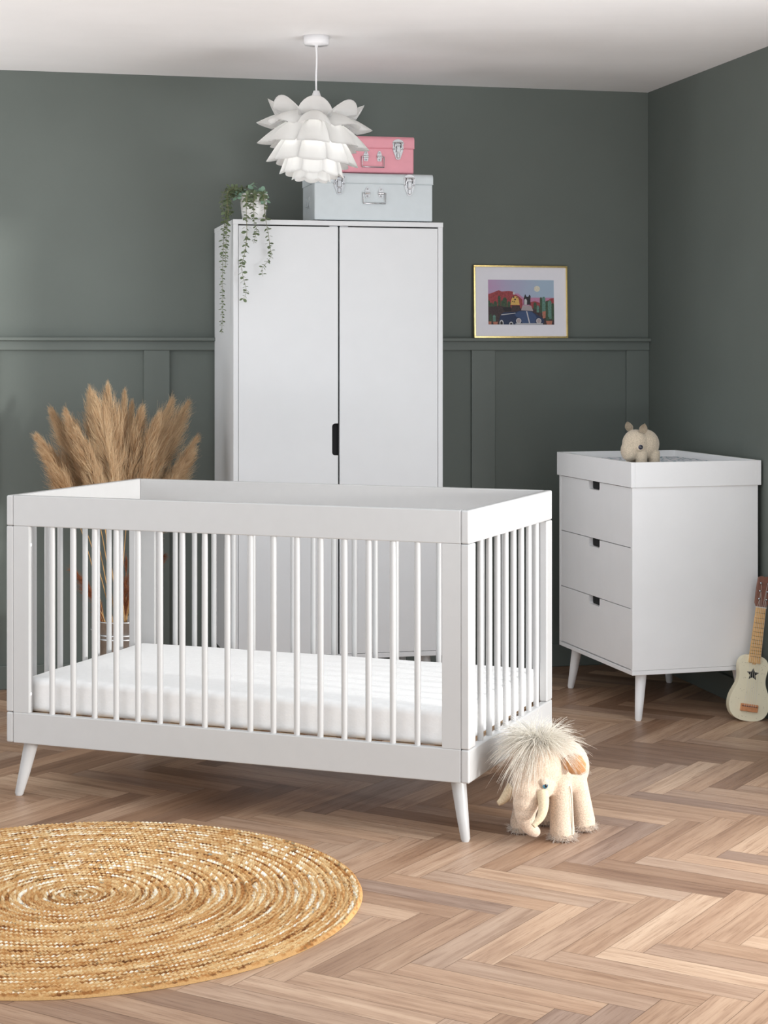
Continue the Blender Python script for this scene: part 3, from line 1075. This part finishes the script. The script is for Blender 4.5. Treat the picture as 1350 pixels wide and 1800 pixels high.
def strand(path, n, step, L0, W0, seed, big=0, lm='leaf'):
    rnd = random.Random(seed)
    pts = [p - Vector(plant.location) for p in smooth_path(path, n)]
    st = MB().tube(pts, [.0014 - .0008 * i / (n - 1) for i in range(n)], 6).build('strand', M['stem'], plant)
    lf = MB()
    acc, ang = 0, rnd.random() * 6
    tot = sum((pts[i + 1] - pts[i]).length for i in range(n - 1))
    run = 0
    for i in range(n - 1):
        seg = (pts[i + 1] - pts[i])
        acc += seg.length
        run += seg.length
        while acc > step:
            acc -= step
            t = seg.normalized()
            a = t.orthogonal().normalized()
            b = t.cross(a)
            ang += PI / 2 + rnd.uniform(-.4, .4)
            sc = (1.0 - .35 * run / tot) * rnd.uniform(.7, 1.25)
            for q in (0, PI):
                rad = a * math.cos(ang + q) + b * math.sin(ang + q)
                d = rad * 1.0 + t * rnd.uniform(-.1, .5) + Vector((0, 0, rnd.uniform(-.35, .15)))
                leaf_mesh(lf, pts[i] + rad * .001, d, Vector((rnd.uniform(-.6, .6), rnd.uniform(-1.1, .2), .8)), L0 * sc * 1.12, W0 * sc * 1.25, rnd.uniform(-.1, .25))
    lf.build('leaves', M[lm], st)


yf_ = WY0 - .035
P = lambda u, v, y: at_y(u, v, y)
yr = pc.y
# strand trailing down beside the left side panel
ys = WY0 + .02
strand([P(430, 348, yr), P(414, 338, yr - .01), P(402, 346, ys), P(397, 372, ys - .01), P(394, 400, ys), P(392, 450, ys + .02), P(391, 500, ys + .03), P(391, 548, ys + .035), P(389.5, 586, ys + .035)], 80, .0105, .0165, .0088, 1)
strand([P(430, 346, yr), P(412, 334, yr - .03), P(400, 340, ys - .02), P(401, 372, ys - .02), P(398, 404, ys - .01), P(397, 440, ys), P(396, 470, ys)], 60, .0105, .0165, .0088, 2)
strand([P(428, 346, yr), P(410, 330, yr + .01), P(395, 336, yr - .02), P(390, 350, yr - .04), P(392, 372, yr - .05)], 34, .010, .016, .009, 3)
strand([P(436, 348, yr - .03), P(434, 345, yf_ - .015), P(433, 372, yf_ - .02), P(434, 410, yf_), P(431, 440, yf_), P(425, 468, yf_), P(428, 490, yf_), P(433, 512, yf_), P(427, 527, yf_)], 64, .0125, .0195, .0115, 4)
strand([P(447, 346, yr - .03), P(447, 343, yf_ - .02), P(446, 365, yf_ - .02), P(447, 390, yf_), P(451, 405, yf_), P(446, 428, yf_)], 40, .0105, .0185, .011, 5)
strand([P(458, 346, yr - .03), P(463, 343, yf_ - .02), P(465, 368, yf_ - .02), P(468, 392, yf_), P(472, 412, yf_), P(474, 432, yf_), P(477, 448, yf_), P(470, 460, yf_), P(461, 472, yf_), P(462, 486, yf_)], 60, .0125, .0185, .011, 6)
strand([P(446, 350, yr), P(447, 340, yr - .01), P(445, 328, yr - .02), P(447, 319, yr - .02)], 16, .010, .023, .022, 7, lm='leaf2')
strand([P(450, 350, yr), P(456, 340, yr - .01), P(461, 337, yr - .04), P(466, 345, yr - .06), P(467, 356, yr - .062)], 18, .012, .022, .020, 8, lm='leaf2')
strand([P(440, 350, yr), P(432, 338, yr), P(424, 336, yr - .02), P(417, 342, yr - .04), P(416, 352, yr - .05)], 20, .010, .019, .015, 9, lm='leaf2')
strand([P(438, 350, yr), P(425, 334, yr + .02), P(412, 332, yr + .03), P(402, 334, yr + .03), P(400, 342, yr + .03)], 20, .009, .017, .012, 10)

strand([P(432, 347, yr), P(416, 330, yr - .02), P(404, 334, yr - .04), P(398, 352, yr - .05), P(402, 372, yr - .05), P(396, 392, yr - .05)], 44, .0085, .018, .011, 11)
strand([P(434, 347, yr + .01), P(420, 338, yr + .01), P(408, 344, yr), P(404, 360, yr - .02), P(408, 378, yr - .03)], 30, .0085, .018, .012, 12)
strand([P(440, 350, yr), P(438, 336, yr + .01), P(430, 330, yr + .01), P(424, 330, yr + .01)], 14, .008, .016, .009, 13)
strand([P(444, 348, yr - .02), P(441, 342, yr - .05), P(440, 352, yr - .06), P(441, 366, yr - .062)], 18, .0105, .020, .015, 14)

# =================================================================== BUCKET OF PAMPAS
vb = at_y(211, 1242, -.45)
vase = thing('zinc_bucket', 'galvanised zinc bucket on the floor behind the left end of the cot', 'bucket', (vb.x, vb.y, 0))
MB().lathe([(0, .004), (.066, .004), (.066, 0), (.068, .002), (.088, .316), (.0905, .318), (.0905, .322), (.086, .322), (.064, .01), (0, .01)], n=48).build('body', M['zinc'], vase)
for z in (.09, .255, .27):
    r_ = .068 + .020 * z / .316
    MB().lathe([(r_ - .001, z - .004), (r_ + .003, z), (r_ - .001, z + .004)], n=48).build('hoop', M['zinc'], vase)
for sx in (-1, 1):
    MB().tube([(sx * .085, -.02, .285), (sx * .106, -.02, .290), (sx * .106, .02, .290), (sx * .085, .02, .285)], .0025, 8).build('side_handle', M['zinc'], vase)

plumes = [  # tip u, v, depth y, plume length, radius, tone, label
    (72, 772, -.50, .26, .030, .2, 'dried pampas plume drooping farthest left in the zinc bucket'),
    (88, 806, -.56, .24, .030, .1, 'lowest pampas plume on the left, just over the cot end rail'),
    (97, 728, -.42, .30, .034, .25, 'pampas plume leaning left, second of the left-hand fan'),
    (121, 731, -.50, .29, .034, .3, 'pampas plume third from the left, shorter than the tall centre ones'),
    (161, 694, -.38, .33, .034, .45, 'tall pampas plume standing left of the centre pair'),
    (169, 699, -.56, .34, .036, .75, 'front golden pampas plume standing upright near the middle'),
    (191, 688, -.48, .36, .044, .5, 'tallest pampas plume, in the middle of the bouquet'),
    (218, 699, -.40, .33, .040, .4, 'broad pampas plume just right of the tallest one'),
    (232, 716, -.34, .30, .036, .35, 'dark pampas plume behind, right of the middle'),
    (247, 724, -.46, .30, .034, .45, 'pampas plume before the left panel stile'),
    (297, 711, -.42, .33, .040, .6, 'tall pampas plume on the right side of the bouquet'),
    (276, 734, -.50, .32, .038, .5, 'pampas plume filling the front of the right-hand fan'),
    (324, 716, -.36, .33, .038, .55, 'pampas plume reaching up at the far right, beside the wardrobe'),
    (339, 778, -.44, .28, .032, .5, 'pampas plume drooping farthest right towards the wardrobe'),
    (332, 800, -.50, .26, .030, .5, 'low pampas plume bending right above the cot rail'),
    (315, 828, -.52, .24, .028, .45, 'lowest pampas plume on the right, skimming the cot rail'),
    (140, 762, -.60, .27, .034, .55, 'pampas plume in front on the left, low before the tall ones'),
]


def pampas(tip, plen, prad, tone, label, seed, base, russet=False, n_st=2300):
    rg = np.random.default_rng(seed)
    t0 = Vector(base)
    tipv = Vector(tip)
    off = tipv - t0
    ctl = Vector((t0.x + off.x * .22, t0.y + off.y * .25, t0.z + off.z * .62))
    pts = bez(t0, ctl, tipv, 40)
    loc = t0.copy()
    th = thing('pampas_plume' if not russet else 'russet_grass', label, 'dried grass', loc, 0, 'dried pampas plumes in the bucket' if not russet else 'russet dried grass in the bucket')
    rel = [p - loc for p in pts]
    MB().tube(rel, [.0022 - .0014 * i / 39 for i in range(40)], 6).build('stem', M['straw'], th)
    A = np.array([p[:] for p in rel])
    seg = np.linalg.norm(np.diff(A, axis=0), axis=1)
    cum = np.concatenate([[0], np.cumsum(seg)])
    tot = cum[-1]
    # feathery branchlets leave the axis in clumps
    ncl = max(24, n_st // 26)
    cu = np.sort(rg.random(ncl)) ** .9
    env_c = np.interp(cu, [0, .10, .3, .62, .85, 1], [.60, .95, 1., .78, .42, .10])
    tang = lambda q: np.stack([np.interp(q, cum, A[:, k]) for k in range(3)], axis=1)
    caz = rg.normal(size=(ncl, 3))
    csp = prad * env_c * rg.uniform(.55, 1.25, ncl)
    cln = (.095 + .045 * rg.random(ncl)) * (.6 + .4 * env_c) * plen / .32
    ci = rg.integers(0, ncl, n_st)
    uu = np.clip(cu[ci] + rg.normal(0, .012, n_st), 0, 1)
    s = tot - plen + uu * plen * .955
    c0 = tang(s)
    T = tang(np.minimum(s + .01, tot)) - tang(s - .012)
    T /= np.linalg.norm(T, axis=1, keepdims=True)
    rd = caz[ci] + rg.normal(0, .30, (n_st, 3))
    rd -= T * (rd * T).sum(1, keepdims=True)
    rd /= np.linalg.norm(rd, axis=1, keepdims=True)
    K = 6
    tt = np.linspace(0, 1, K)[None, :, None]
    LN = cln[ci] * rg.uniform(.45, 1.0, n_st)
    LN = np.minimum(LN, (tot - s) * rg.uniform(.55, 1.05, n_st) + .022 + .030 * rg.random(n_st) ** 2)
    spread_lim = np.clip((tot - s) / .10, .18, 1)
    spread = (csp[ci] * spread_lim * rg.uniform(.35, 1.15, n_st))[:, None, None]
    fan = np.interp(tt, [0, .25, .6, 1], [0, .45, .85, 1])
    dr = Vector((off.x, off.y, 0))
    dr = dr.normalized() if dr.length > .03 else Vector((0, 0, 0))
    dv = np.array([dr.x * .8, dr.y * .4, -.8])[None, None, :]
    Pn = c0[:, None, :] + T[:, None, :] * (LN[:, None, None] * tt) + rd[:, None, :] * spread * fan + dv * (.020 * tt ** 2 * rg.random(n_st)[:, None, None])
    wave = rg.normal(0, 1, (n_st, 1, 3)) * .0055
    Pn += wave * np.sin(tt * 5.5 + rg.random((n_st, 1, 1)) * 6) * tt + rg.normal(0, .0009, Pn.shape) * tt
    lo, hi = (np.array(srgb(202, 158, 108)[:3]), np.array(srgb(255, 238, 206)[:3]))
    if russet:
        lo, hi = np.array(srgb(124, 68, 46)[:3]), np.array(srgb(196, 130, 92)[:3])
    f = np.clip(.35 + .4 * tone + rg.normal(0, .16, n_st) + rg.normal(0, .12, ncl)[ci], 0, 1)[:, None]
    strands(Pn, None, K, .0006, 'plume', M['pampas'], th, lo * (1 - f) + hi * f)


for i, (u, v, y, pl, pr, tn, lb) in enumerate(plumes):
    a = i * 2.399
    base = (vase.location.x + .035 * math.cos(a) * (.4 + .6 * (i % 3) / 2), vase.location.y + .035 * math.sin(a) * (.4 + .6 * (i % 3) / 2), .02)
    pampas(at_y(u, v, y), pl * 1.15, pr * 1.45, tn, lb, 100 + i, base)
for i, (u, v, y, pl, lb) in enumerate(((131, 1002, -.55, .22, 'russet dried grass arching left behind the cot spindles'), (150, 1020, -.48, .20, 'short russet dried grass at the left rim of the bucket'),
                                      (286, 978, -.42, .12, 'russet dried grass tip poking out right of the cot post'), (222, 985, -.5, .24, 'upright russet dried grass in the middle of the bucket'))):
    base = (vase.location.x + .02 * math.cos(i * 2.), vase.location.y + .02 * math.sin(i * 2.), .02)
    pampas(at_y(u, v, y), pl, .024, .4, lb, 300 + i, base, True, 420)

# =================================================================== MAMMOTH
hd_ = Vector((-.756, -.655, 0)).normalized()
mam = thing('plush_mammoth', 'oatmeal felt toy mammoth with shaggy cream hair beside the cot leg', 'soft toy', (-1.231, -2.492, 0), math.atan2(hd_.y, hd_.x))
# local frame: +x forward (head), +y its left, z up
mb = MB()
mb.ball((-.042, 0, .168), (.090, .075, .080))
mb.ball((.02, 0, .178), (.075, .068, .075))
mb.ball((.088, 0, .196), (.060, .068, .066))       # head
mb.ball((.100, 0, .158), (.052, .060, .060))
mb.ball((.090, .0, .232), (.040, .046, .036))
for i, (x, y, z, r_) in enumerate([(.126, 0, .132, .044), (.138, 0, .106, .036), (.144, .001, .082, .029), (.144, .004, .063, .0245), (.140, .009, .048, .021), (.133, .015, .037, .018), (.126, .021, .031, .015)]):
    mb.ball((x, y, z), r_)
for x, y, tx, ty in ((.055, .062, .040, .050), (.050, -.066, .038, -.050), (-.062, .058, -.050, .045), (-.062, -.058, -.050, -.045)):
    n = 9
    for i in range(n):
        t = i / (n - 1)
        z = .030 + t * (.112 if x > 0 else .100)
        mb.ball((x + (tx - x) * t, y + (ty - y) * t, z), .0335 - .003 * t)
    mb.tube([(x, y, .002), (x, y, .035)], [.033, .034], 20)
mb.ball((-.125, .012, .165), (.018, .008, .008))
blob('body', mb, M['felt'], mam, .0042, 6)
for sy in (-1, 1):
    base = Vector((.130, sy * .046, .142))
    path = [base, base + Vector((.014, sy * .012, -.030)), base + Vector((.030, sy * .014, -.058)), base + Vector((.052, sy * .004, -.080))]
    if sy < 0:
        path = [base, base + Vector((.008, sy * .012, -.020)), base + Vector((.017, sy * .022, -.036)), base + Vector((.028, sy * .030, -.044))]
    MB().tube(smooth_path(path, 14), [.0165 - .010 * (i / 13) ** 1.5 for i in range(14)], 16).build('tusk', M['tusk'], mam)
    # eye
    e = Vector((.128, .0535, .160)) if sy > 0 else Vector((.104, -.056, .160))
    nrm = Vector((.55, sy * .83, 0))
    q = nrm.to_track_quat('Z', 'Y').to_matrix().to_4x4()
    lid = MB().ball(e - nrm * .008 + Vector((0, 0, .006)), (.0145, .0150, .0120)).build('eyelid', M['felt'], mam)
    ey = MB().ball(e, (.0085, .0105, .0062), q).build('eye', M['eye_blue'], mam)
    MB().ball(e + nrm * .0034, (.0052, .0068, .0040), q).build('pupil', M['eye_black'], ey)
    # ear: leaf-shaped flap
    r0 = Vector((.046, sy * .056, .211))
    outl = [(0, 0), (.012, .018), (.030, .028), (.052, .026), (.070, .010), (.074, -.010), (.060, -.024), (.036, -.028), (.014, -.020)]
    ux = Vector((-.30, sy * .90, -.22)).normalized()
    uz = Vector((-.30, sy * .05, .95))
    uz = (uz - ux * uz.dot(ux)).normalized()
    uy = ux.cross(uz) * -1
    for nm, off, mm in (('ear', 0, M['felt']), ('inner_ear', 1, M['ear_in'])):
        bm = bmesh.new()
        k = 1.0 if not off else .94
        vs = [bm.verts.new(r0 + ux * (a * k) + uz * (b * k)) for a, b in outl]
        f = bm.faces.new(vs)
        bmesh.ops.triangulate(bm, faces=[f])
        bmesh.ops.subdivide_edges(bm, edges=bm.edges[:], cuts=2, use_grid_fill=True)
        fwd = ux.cross(uz)
        if fwd.x < 0:
            fwd = -fwd
        for v in bm.verts:
            d = v.co - r0
            a = d.dot(ux)
            b = d.dot(uz)
            v.co += fwd * (.010 * math.sin(a / .074 * PI) - .25 * abs(b)) + fwd * (.0035 if off else 0)
        bmesh.ops.solidify(bm, geom=bm.faces[:], thickness=.004 if not off else .001)
        if nm == 'ear':
            ear = MB().bm(bm, True).build(nm, mm, mam)
        else:
            MB().bm(bm, True).build(nm, mm, ear)
# seams on the legs
for x, y in ((.055, .062),):
    MB().tube([(x + .004, y + .0332, .02), (x + .002, y + .0318, .06), (x - .003, y + .0275, .11), (x - .008, y + .019, .145)], .0008, 6).build('seam', M['stitch'], mam)


def fur(name, roots, dirs, length, K, width, grav, curl, m, seed, parent):
    rg = np.random.default_rng(seed)
    N = len(roots)
    tt = np.linspace(0, 1, K)[None, :, None]
    L = (length * rg.uniform(.55, 1.1, N))[:, None, None]
    d = dirs / np.linalg.norm(dirs, axis=1, keepdims=True)
    side = rg.normal(size=(N, 1, 3))
    g = np.array([0, 0, -1.])[None, None, :]
    Pn = roots[:, None, :] + d[:, None, :] * L * tt + g * (grav * L * tt ** 2 * rg.uniform(.5, 1.2, (N, 1, 1))) + side * L * curl * tt ** 1.5
    return strands(Pn, None, K, width, name, m, parent)


rg = np.random.default_rng(5)
# the topknot: most strands fan out from a tied crown, some fall over the face
N = 2100
az = rg.uniform(0, 2 * PI, N)
el = np.abs(rg.normal(.50, .45, N))
crown = np.array([.078, 0, .258])
rts = crown + np.stack([.030 * np.cos(az) * rg.random(N) ** .5, .034 * np.sin(az) * rg.random(N) ** .5, rg.normal(0, .004, N)], 1)
ds = np.stack([np.cos(az) * np.cos(el), np.sin(az) * np.cos(el), np.sin(el)], 1)
clump = rg.integers(0, 120, N)
cd = rg.normal(0, .16, (120, 3))
ds = ds + cd[clump] * 1.3
fur('hair', rts, ds, .112, 9, .0007, .62, .07, M['fluff'], 21, mam)
N = 150
az = rg.uniform(-.9, .9, N)
rts = np.stack([.118 + rg.normal(0, .006, N), .030 * np.sin(az), .236 + rg.normal(0, .006, N)], 1)
ds = np.stack([.55 + 0 * az, .35 * np.sin(az) + rg.normal(0, .1, N), -.25 + rg.normal(0, .1, N)], 1)
fur('fringe', rts, ds, .080, 8, .0007, .75, .05, M['fluff'], 22, mam)
for x, y in ((.055, .062), (.050, -.066), (-.062, .058), (-.062, -.058)):
    N = 420
    az = rg.uniform(0, 2 * PI, N)
    rts = np.stack([x + .032 * np.cos(az), y + .032 * np.sin(az), rg.uniform(.003, .018, N)], 1)
    ds = np.stack([np.cos(az), np.sin(az), rg.uniform(-.2, .9, N)], 1)
    f = fur('foot_fur', rts, ds, .013, 5, .0006, .45, .35, M['fluff_grey'], 230 + int(x * 1000), mam)

# =================================================================== RHINO
zr = .9035
rp = at_z(1127, 813, zr)
rp = Vector((CAM.x, CAM.y, 0)) + (CR * ((1126 - PX) / F) + CF) * 6.52
rh = thing('plush_rhino', 'small round speckled felt toy rhino standing in the changing tray', 'soft toy', (rp.x, rp.y, zr), R(198))
mb = MB()
mb.ball((-.018, 0, .074), (.056, .050, .054))
mb.ball((.022, 0, .076), (.050, .048, .052))
mb.ball((.052, 0, .052), (.028, .036, .038))
mb.ball((.060, 0, .074), (.016, .016, .016))
for x in (.018, -.040):
    for y in (-.027, .027):
        mb.tube([(x, y, .0015), (x, y, .05)], [.021, .021], 18)
blob('body', mb, M['felt_grey'], rh, .003, 6)
for x in (.018, -.040):
    for y in (-.027, .027):
        MB().lathe([(0, 0), (.0195, 0), (.0205, .003), (.0205, .007), (0, .007)], (x, y, 0), 20).build('foot', M['sole'], rh)
for sy in (-1, 1):
    r0 = Vector((.020, sy * .034, .116))
    up = Vector((.05, sy * .45, .9)).normalized()
    sd = Vector((.75, -.66, .1)) if sy > 0 else Vector((.85, -.45, .1))
    sd = (sd - up * sd.dot(up)).normalized()
    nn = up.cross(sd)
    mb = MB()
    vs, fs = [], []
    for i in range(9):
        t = i / 8
        w = .0150 * math.sin(PI * min(1, .12 + t * .86)) ** .8
        for j in range(5):
            s = j / 2 - 1
            vs.append(r0 + up * (t * .040) + sd * (w * s) + nn * (.006 * s * s))
    for i in range(8):
        for j in range(4):
            fs.append((i * 5 + j, i * 5 + j + 1, i * 5 + 6 + j, i * 5 + 5 + j))
    bm = bmesh.new()
    bv = [bm.verts.new(v) for v in vs]
    for f in fs:
        bm.faces.new([bv[k] for k in f])
    bmesh.ops.solidify(bm, geom=bm.faces[:], thickness=.003)
    MB().bm(bm, True).build('ear', M['felt_grey'], rh)
    e = Vector((.038, sy * .0475, .066))
    nrm = Vector((.35, sy * .93, .05)).normalized()
    q = nrm.to_track_quat('Z', 'Y').to_matrix().to_4x4()
    MB().ball(e - nrm * .004, (.0140, .0140, .0055), q).build('eyelid', M['felt_grey'], rh)
    ey = MB().ball(e, (.0088, .0088, .0055), q).build('eye', M['eye_navy'], rh)
    MB().ball(e + nrm * .0034, (.0056, .0056, .003), q).build('pupil', M['eye_black'], ey)

# =================================================================== UKULELE
uk = thing('toy_guitar', 'cream toy guitar with a star-shaped hole leaning by the changing unit', 'toy guitar', (-.100, -1.222, 0))
uk.rotation_euler = (R(-5.0), R(8.6), R(-8))
# local: x width, z up the neck, -y is the front
half = [(0, 0), (.022, .001), (.045, .008), (.062, .022), (.0715, .044), (.073, .065), (.069, .088), (.060, .110), (.0515, .130), (.0485, .148),
        (.0495, .166), (.0525, .182), (.053, .198), (.049, .212), (.040, .223), (.025, .230), (.012, .232)]
hp = smooth_path([(a, b, 0) for a, b in half], 48)
outl = [(p.x, p.y) for p in hp] + [(-p.x, p.y) for p in hp[::-1][:-1]]
bm = bmesh.new()
ys0, ys1 = -.018, .020


def loop(bm, pts, y):
    vs = [bm.verts.new((a, y, b)) for a, b in pts]
    return vs, [bm.edges.new((vs[i], vs[(i + 1) % len(vs)])) for i in range(len(vs))]


star = []
for k in range(10):
    r_ = .0235 if k % 2 == 0 else .0110
    a = PI / 2 + k * PI / 5
    star.append((r_ * math.cos(a), .165 + r_ * math.sin(a)))
vo, eo = loop(bm, outl, ys0)
vi, ei = loop(bm, star, ys0)
bmesh.ops.triangle_fill(bm, edges=eo + ei, use_beauty=True)
for f in bm.faces:
    f.smooth = False
vb_, _ = loop(bm, outl, ys1)
vs_, _ = loop(bm, star, ys0 + .003)
for a, b in ((vo, vb_), (vi, vs_)):
    for i in range(len(a)):
        bm.faces.new((a[i], a[(i + 1) % len(a)], b[(i + 1) % len(a)], b[i]))
bm.faces.new(vb_)
bmesh.ops.recalc_face_normals(bm, faces=bm.faces[:])
body = MB().bm(bm).build('body', M['cream_wood'], uk)
MB().prism([(a * 1.6, (b - .165) * 1.6 + .165) for a, b in star], .004, .0045, Matrix.Translation((0, ys0, 0)) @ XZ).build('sound_hole', M['gap_shade'], body)
fl = MB()
rnd = random.Random(2)
for _ in range(70):
    b_z = rnd.uniform(.008, .222)
    b_x = rnd.uniform(-.07, .07)
    lim = np.interp(b_z, [p.y for p in hp], [p.x for p in hp]) - .005
    if abs(b_x) > lim or (abs(b_x) < .024 and (.14 < b_z or .03 < b_z < .07)):
        continue
    fl.lathe([(0, 0), (.0009, 0)], (0, 0, 0), 8)
    fl.v[-16:] = [(b_x + p[0], ys0 - .0003, b_z + p[1]) for p in fl.v[-16:]]
fl.build('flecks', M['fleck'], body)
MB().prism([(-.0215, .205), (.0215, .205), (.0175, .402), (-.0175, .402)], ys0 - .006, ys0 + .0045, XZ, .001).build('fretboard', M['maple'], uk)
MB().tube([(0, ys0 + .012, .20), (0, ys0 + .010, .40)], [.014, .012], 14).build('neck', M['maple'], uk)
fr_ = MB()
z = .402
for k in range(12):
    z -= .0195 * (.945 ** k)
    w = .0215 - .004 * (z - .205) / .197
    fr_.box(-w, w, ys0 - .0068, ys0 - .0055, z - .0007, z + .0007, 0)
fr_.build('frets', M['brassy'], uk)
MB().box(-.0185, .0185, ys0 - .0085, ys0 + .002, .401, .4045, .0008).build('nut', M['nylon'], uk)
MB().prism([(-.018, .404), (.018, .404), (.024, .418), (.0245, .470), (.022, .508), (.010, .514), (0, .511), (-.010, .514), (-.022, .508), (-.0245, .470), (-.024, .418)], ys0 - .004, ys0 + .009, XZ, .0015).build('headstock', M['walnut'], uk)
for sx in (-1, 1):
    for z in (.432, .460, .488):
        p = MB().tube([(sx * .0135, ys0 - .004, z), (sx * .0135, ys0 - .012, z)], [.0042, .0032], 12)
        p.ball((sx * .0135, ys0 - .012, z), (.0042, .0022, .0042), None, 12, 8)
        p.build('tuning_peg', M['chrome'], uk)
MB().box(-.0315, .0315, ys0 - .009, ys0 + .001, .034, .060, .002).build('bridge', M['bridge'], uk)
MB().box(-.028, .028, ys0 - .0108, ys0 - .008, .051, .054, .0006).build('saddle', M['walnut'], uk)
for k in range(6):
    f = k / 5 - .5
    zz_ = (.432, .460, .488, .488, .460, .432)[k]
    sxx = -.0115 if k < 3 else .0115
    MB().tube([(f * .040, ys0 - .0105, .050), (f * .031, ys0 - .0092, .403), (sxx, ys0 - .0085, zz_)], .0005, 5).build('string', M['nylon'], uk)

# =================================================================== LIGHT
W = bpy.data.worlds.new('World')
S.world = W
W.use_nodes = True
bg = W.node_tree.nodes['Background']
bg.inputs[0].default_value = (.885, .945, 1.0, 1)
bg.inputs[1].default_value = 1.1


def area(name, loc, target, sx, sy, power, col):
    L = bpy.data.lights.new(name, 'AREA')
    L.shape = 'RECTANGLE'
    L.size, L.size_y = sx, sy
    L.energy = power
    L.color = col
    o = bpy.data.objects.new(name, L)
    COL.objects.link(o)
    o.location = loc
    o.rotation_euler = (Vector(target) - Vector(loc)).to_track_quat('-Z', 'Y').to_euler()
    return o


# daylight through the tall window on the right, low sun, and added fill lamps out of view
area('window_daylight', (-.02, (WEND + WIN1) / 2, 1.1), (-2, (WEND + WIN1) / 2, 1.1), 2.3, 1.8, 46, (.96, .98, 1.0))
sl_ = bpy.data.lights.new('low_sun', 'SUN')
sl_.energy = 2.2
sl_.angle = R(3.2)
sl_.color = (1.0, .985, .96)
so_ = bpy.data.objects.new('low_sun', sl_)
COL.objects.link(so_)
so_.location = (3, -5, 2)
so_.rotation_euler = Vector((-.722, .692, -.06)).to_track_quat('-Z', 'Y').to_euler()
area('side_fill', (-5.3, -3.0, 1.5), (-1.0, -1.0, 1.6), 1.8, 1.6, 12, (.97, .985, 1.0))  # added soft fill from the left, no window stands there
area('corner_fill', (-4.6, -.9, .5), (-4.6, -.9, 2.4), .9, .9, 34, (.96, .98, 1.0))  # added upward fill for the back of the ceiling, no fixture
area('upward_fill', (-.4, -4.6, .45), (-.4, -4.6, 2.4), 1.2, 1.2, 70, (.96, .98, 1.0))  # added upward fill near the window side, no lamp stands here
pl_ = bpy.data.lights.new('pendant_bulb', 'POINT')
pl_.energy = 1.45
pl_.shadow_soft_size = .04
pl_.color = (1.0, .985, .96)
pb_ = bpy.data.objects.new('pendant_bulb', pl_)
COL.objects.link(pb_)
pb_.location = (lx, ly, Z0 + .185)

# =================================================================== CAMERA
cd = bpy.data.cameras.new('camera')
cam = bpy.data.objects.new('camera', cd)
COL.objects.link(cam)
cam.location = CAM
cam.rotation_euler = (PI / 2, 0, -YAW)
cd.sensor_fit = 'HORIZONTAL'
cd.sensor_width = 36
cd.lens = F / 1350 * 36
cd.shift_x = -(PX - 675) / 1350
cd.shift_y = -(900 - PY) / 1350
cd.clip_start = .05
S.camera = cam
S.view_settings.view_transform = 'Standard'
S.view_settings.look = 'None'
S.view_settings.exposure = 0.36
S.view_settings.gamma = 1
S.view_settings.use_curve_mapping = False
try:
    S.cycles.use_denoising = True
    S.cycles.max_bounces = 8
except Exception:
    pass
